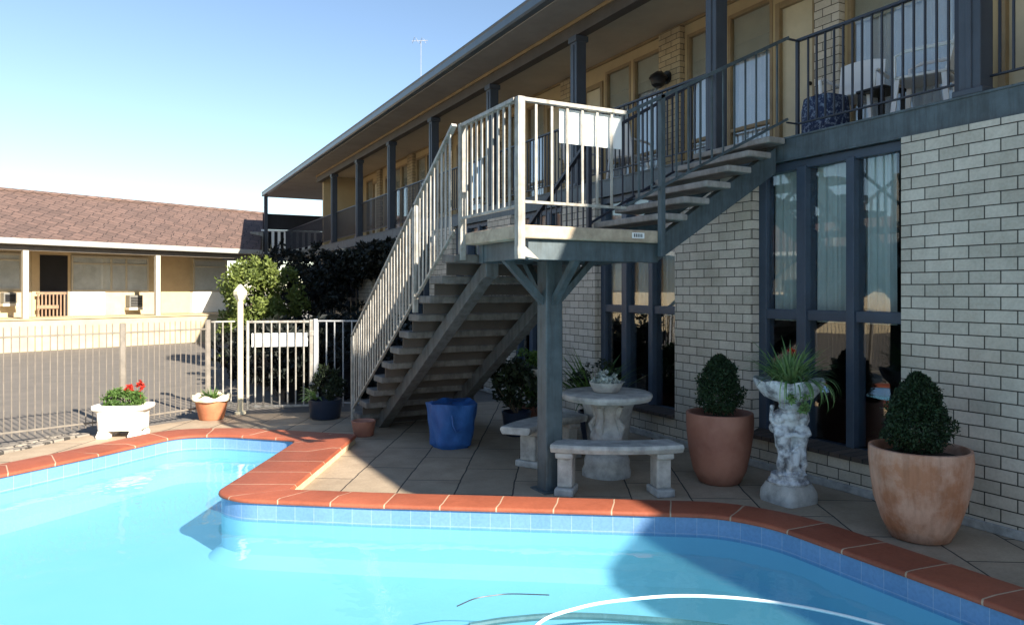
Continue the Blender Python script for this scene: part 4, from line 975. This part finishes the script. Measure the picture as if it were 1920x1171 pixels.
# ================================================================== THINGS IN THE POOL
def spline(pts, n=10):
    out = []; P = [Vector(p) for p in pts]; P = [P[0]*2-P[1]]+P+[P[-1]*2-P[-2]]
    for i in range(1, len(P)-2):
        for k in range(n):
            t = k/n; a, b, c, d = P[i-1:i+3]
            out.append(.5*((2*b)+(-a+c)*t+(2*a-5*b+4*c-d)*t*t+(-a+3*b-3*c+d)*t**3))
    out.append(P[-2]); return out
hp = [(1.35, 2.7), (1.75, 3.3)]+[G(x, y, WZ) for x, y in ((1010, 1168), (1080, 1140), (1160, 1125), (1290, 1116), (1450, 1128), (1640, 1168))]+[(3.85, 2.2), (3.8, 1.6)]
q = MB(); q.tube([(p.x, p.y, WZ) for p in spline([(x, y, 0) for x, y in hp])], .010, 8)
tag(q.build('pool_hose', M['hose'], smooth=True), 'white pool hose floating in a long arc on the water', 'hose')
q = MB(); q.tube([(p.x, p.y, -.416) for p in spline([(*G(x, y, -.416), 0) for x, y in ((880, 1172), (960, 1160), (1080, 1153), (1250, 1163), (1400, 1180))])], .022, 8)
tag(q.build('cleaner_hose', M['steel'], smooth=True), 'dark sunken hose lying on the pool floor beneath the white floating hose', 'hose')
q = MB(); q.tube([(p.x, p.y, WZ+.002) for p in spline([(*G(x, y, WZ), 0) for x, y in ((857, 1136), (890, 1122), (925, 1116), (960, 1113), (1030, 1115))])], .0035, 6)
tag(q.build('floating_cord', M['rail'], smooth=True), 'thin dark cord floating on the water left of the white hose', 'cord')
sk = thing('skimmer_fitting', (1.0, 7.3, -.05), 'small white skimmer fitting on the pool wall beside the raised red coping', 'pool fitting')
dv = (Vector((1.30, 7.83))-Vector((.68, 6.72))).normalized(); nv = Vector((-dv.y, dv.x)); cpt = Vector((.68, 6.72))+dv*.62
q = MB(); q.obox(cpt+nv*.03, dv, nv, .12, .035, -.12, .05); q.build('body', M['plastic'], sk, bevel=.008)
q = MB(); q.obox(cpt+nv*.066, dv, nv, .085, .004, -.09, .02); q.build('mouth', M['railgrey'], sk)

# ================================================================== LIGHT, SKY, CAMERA
KX, KY = .48, 1.65
Ldir = Vector((-KX, KY, -1)).normalized()
sun = bpy.data.lights.new('sun', 'SUN'); sun.energy = 5.0; sun.angle = R(.53); sun.color = (1, .91, .78)
so = bpy.data.objects.new('sun', sun); COL.objects.link(so); so.rotation_euler = Ldir.to_track_quat('-Z', 'Y').to_euler(); so.location = (3, -5, 20)
w = bpy.data.worlds.new('World'); scene.world = w; w.use_nodes = True; nt = w.node_tree
sky = nt.nodes.new('ShaderNodeTexSky'); sky.sky_type = 'NISHITA'; sky.sun_disc = False
sky.sun_elevation = math.asin(-Ldir.z); sky.sun_rotation = math.atan2(-Ldir.x, -Ldir.y)
sky.air_density = 1.0; sky.dust_density = .25; sky.ozone_density = 1.6
bgn = nt.nodes['Background']; nt.links.new(sky.outputs[0], bgn.inputs[0]); bgn.inputs[1].default_value = .072
cam = bpy.data.cameras.new('camera'); cam.lens = FP/1920*36; cam.sensor_width = 36; cam.shift_y = -(585.5-HY)/1920
cam.clip_end = 2000; cam.clip_start = .05
cob = bpy.data.objects.new('camera', cam); COL.objects.link(cob); cob.location = (0, 0, EYE); cob.rotation_euler = (R(90), 0, -TH)
scene.camera = cob
scene.view_settings.view_transform = 'Standard'; scene.view_settings.look = 'None'; scene.view_settings.exposure = 1.55; scene.view_settings.gamma = 1
scene.cycles.max_bounces = 8; scene.cycles.transparent_max_bounces = 12
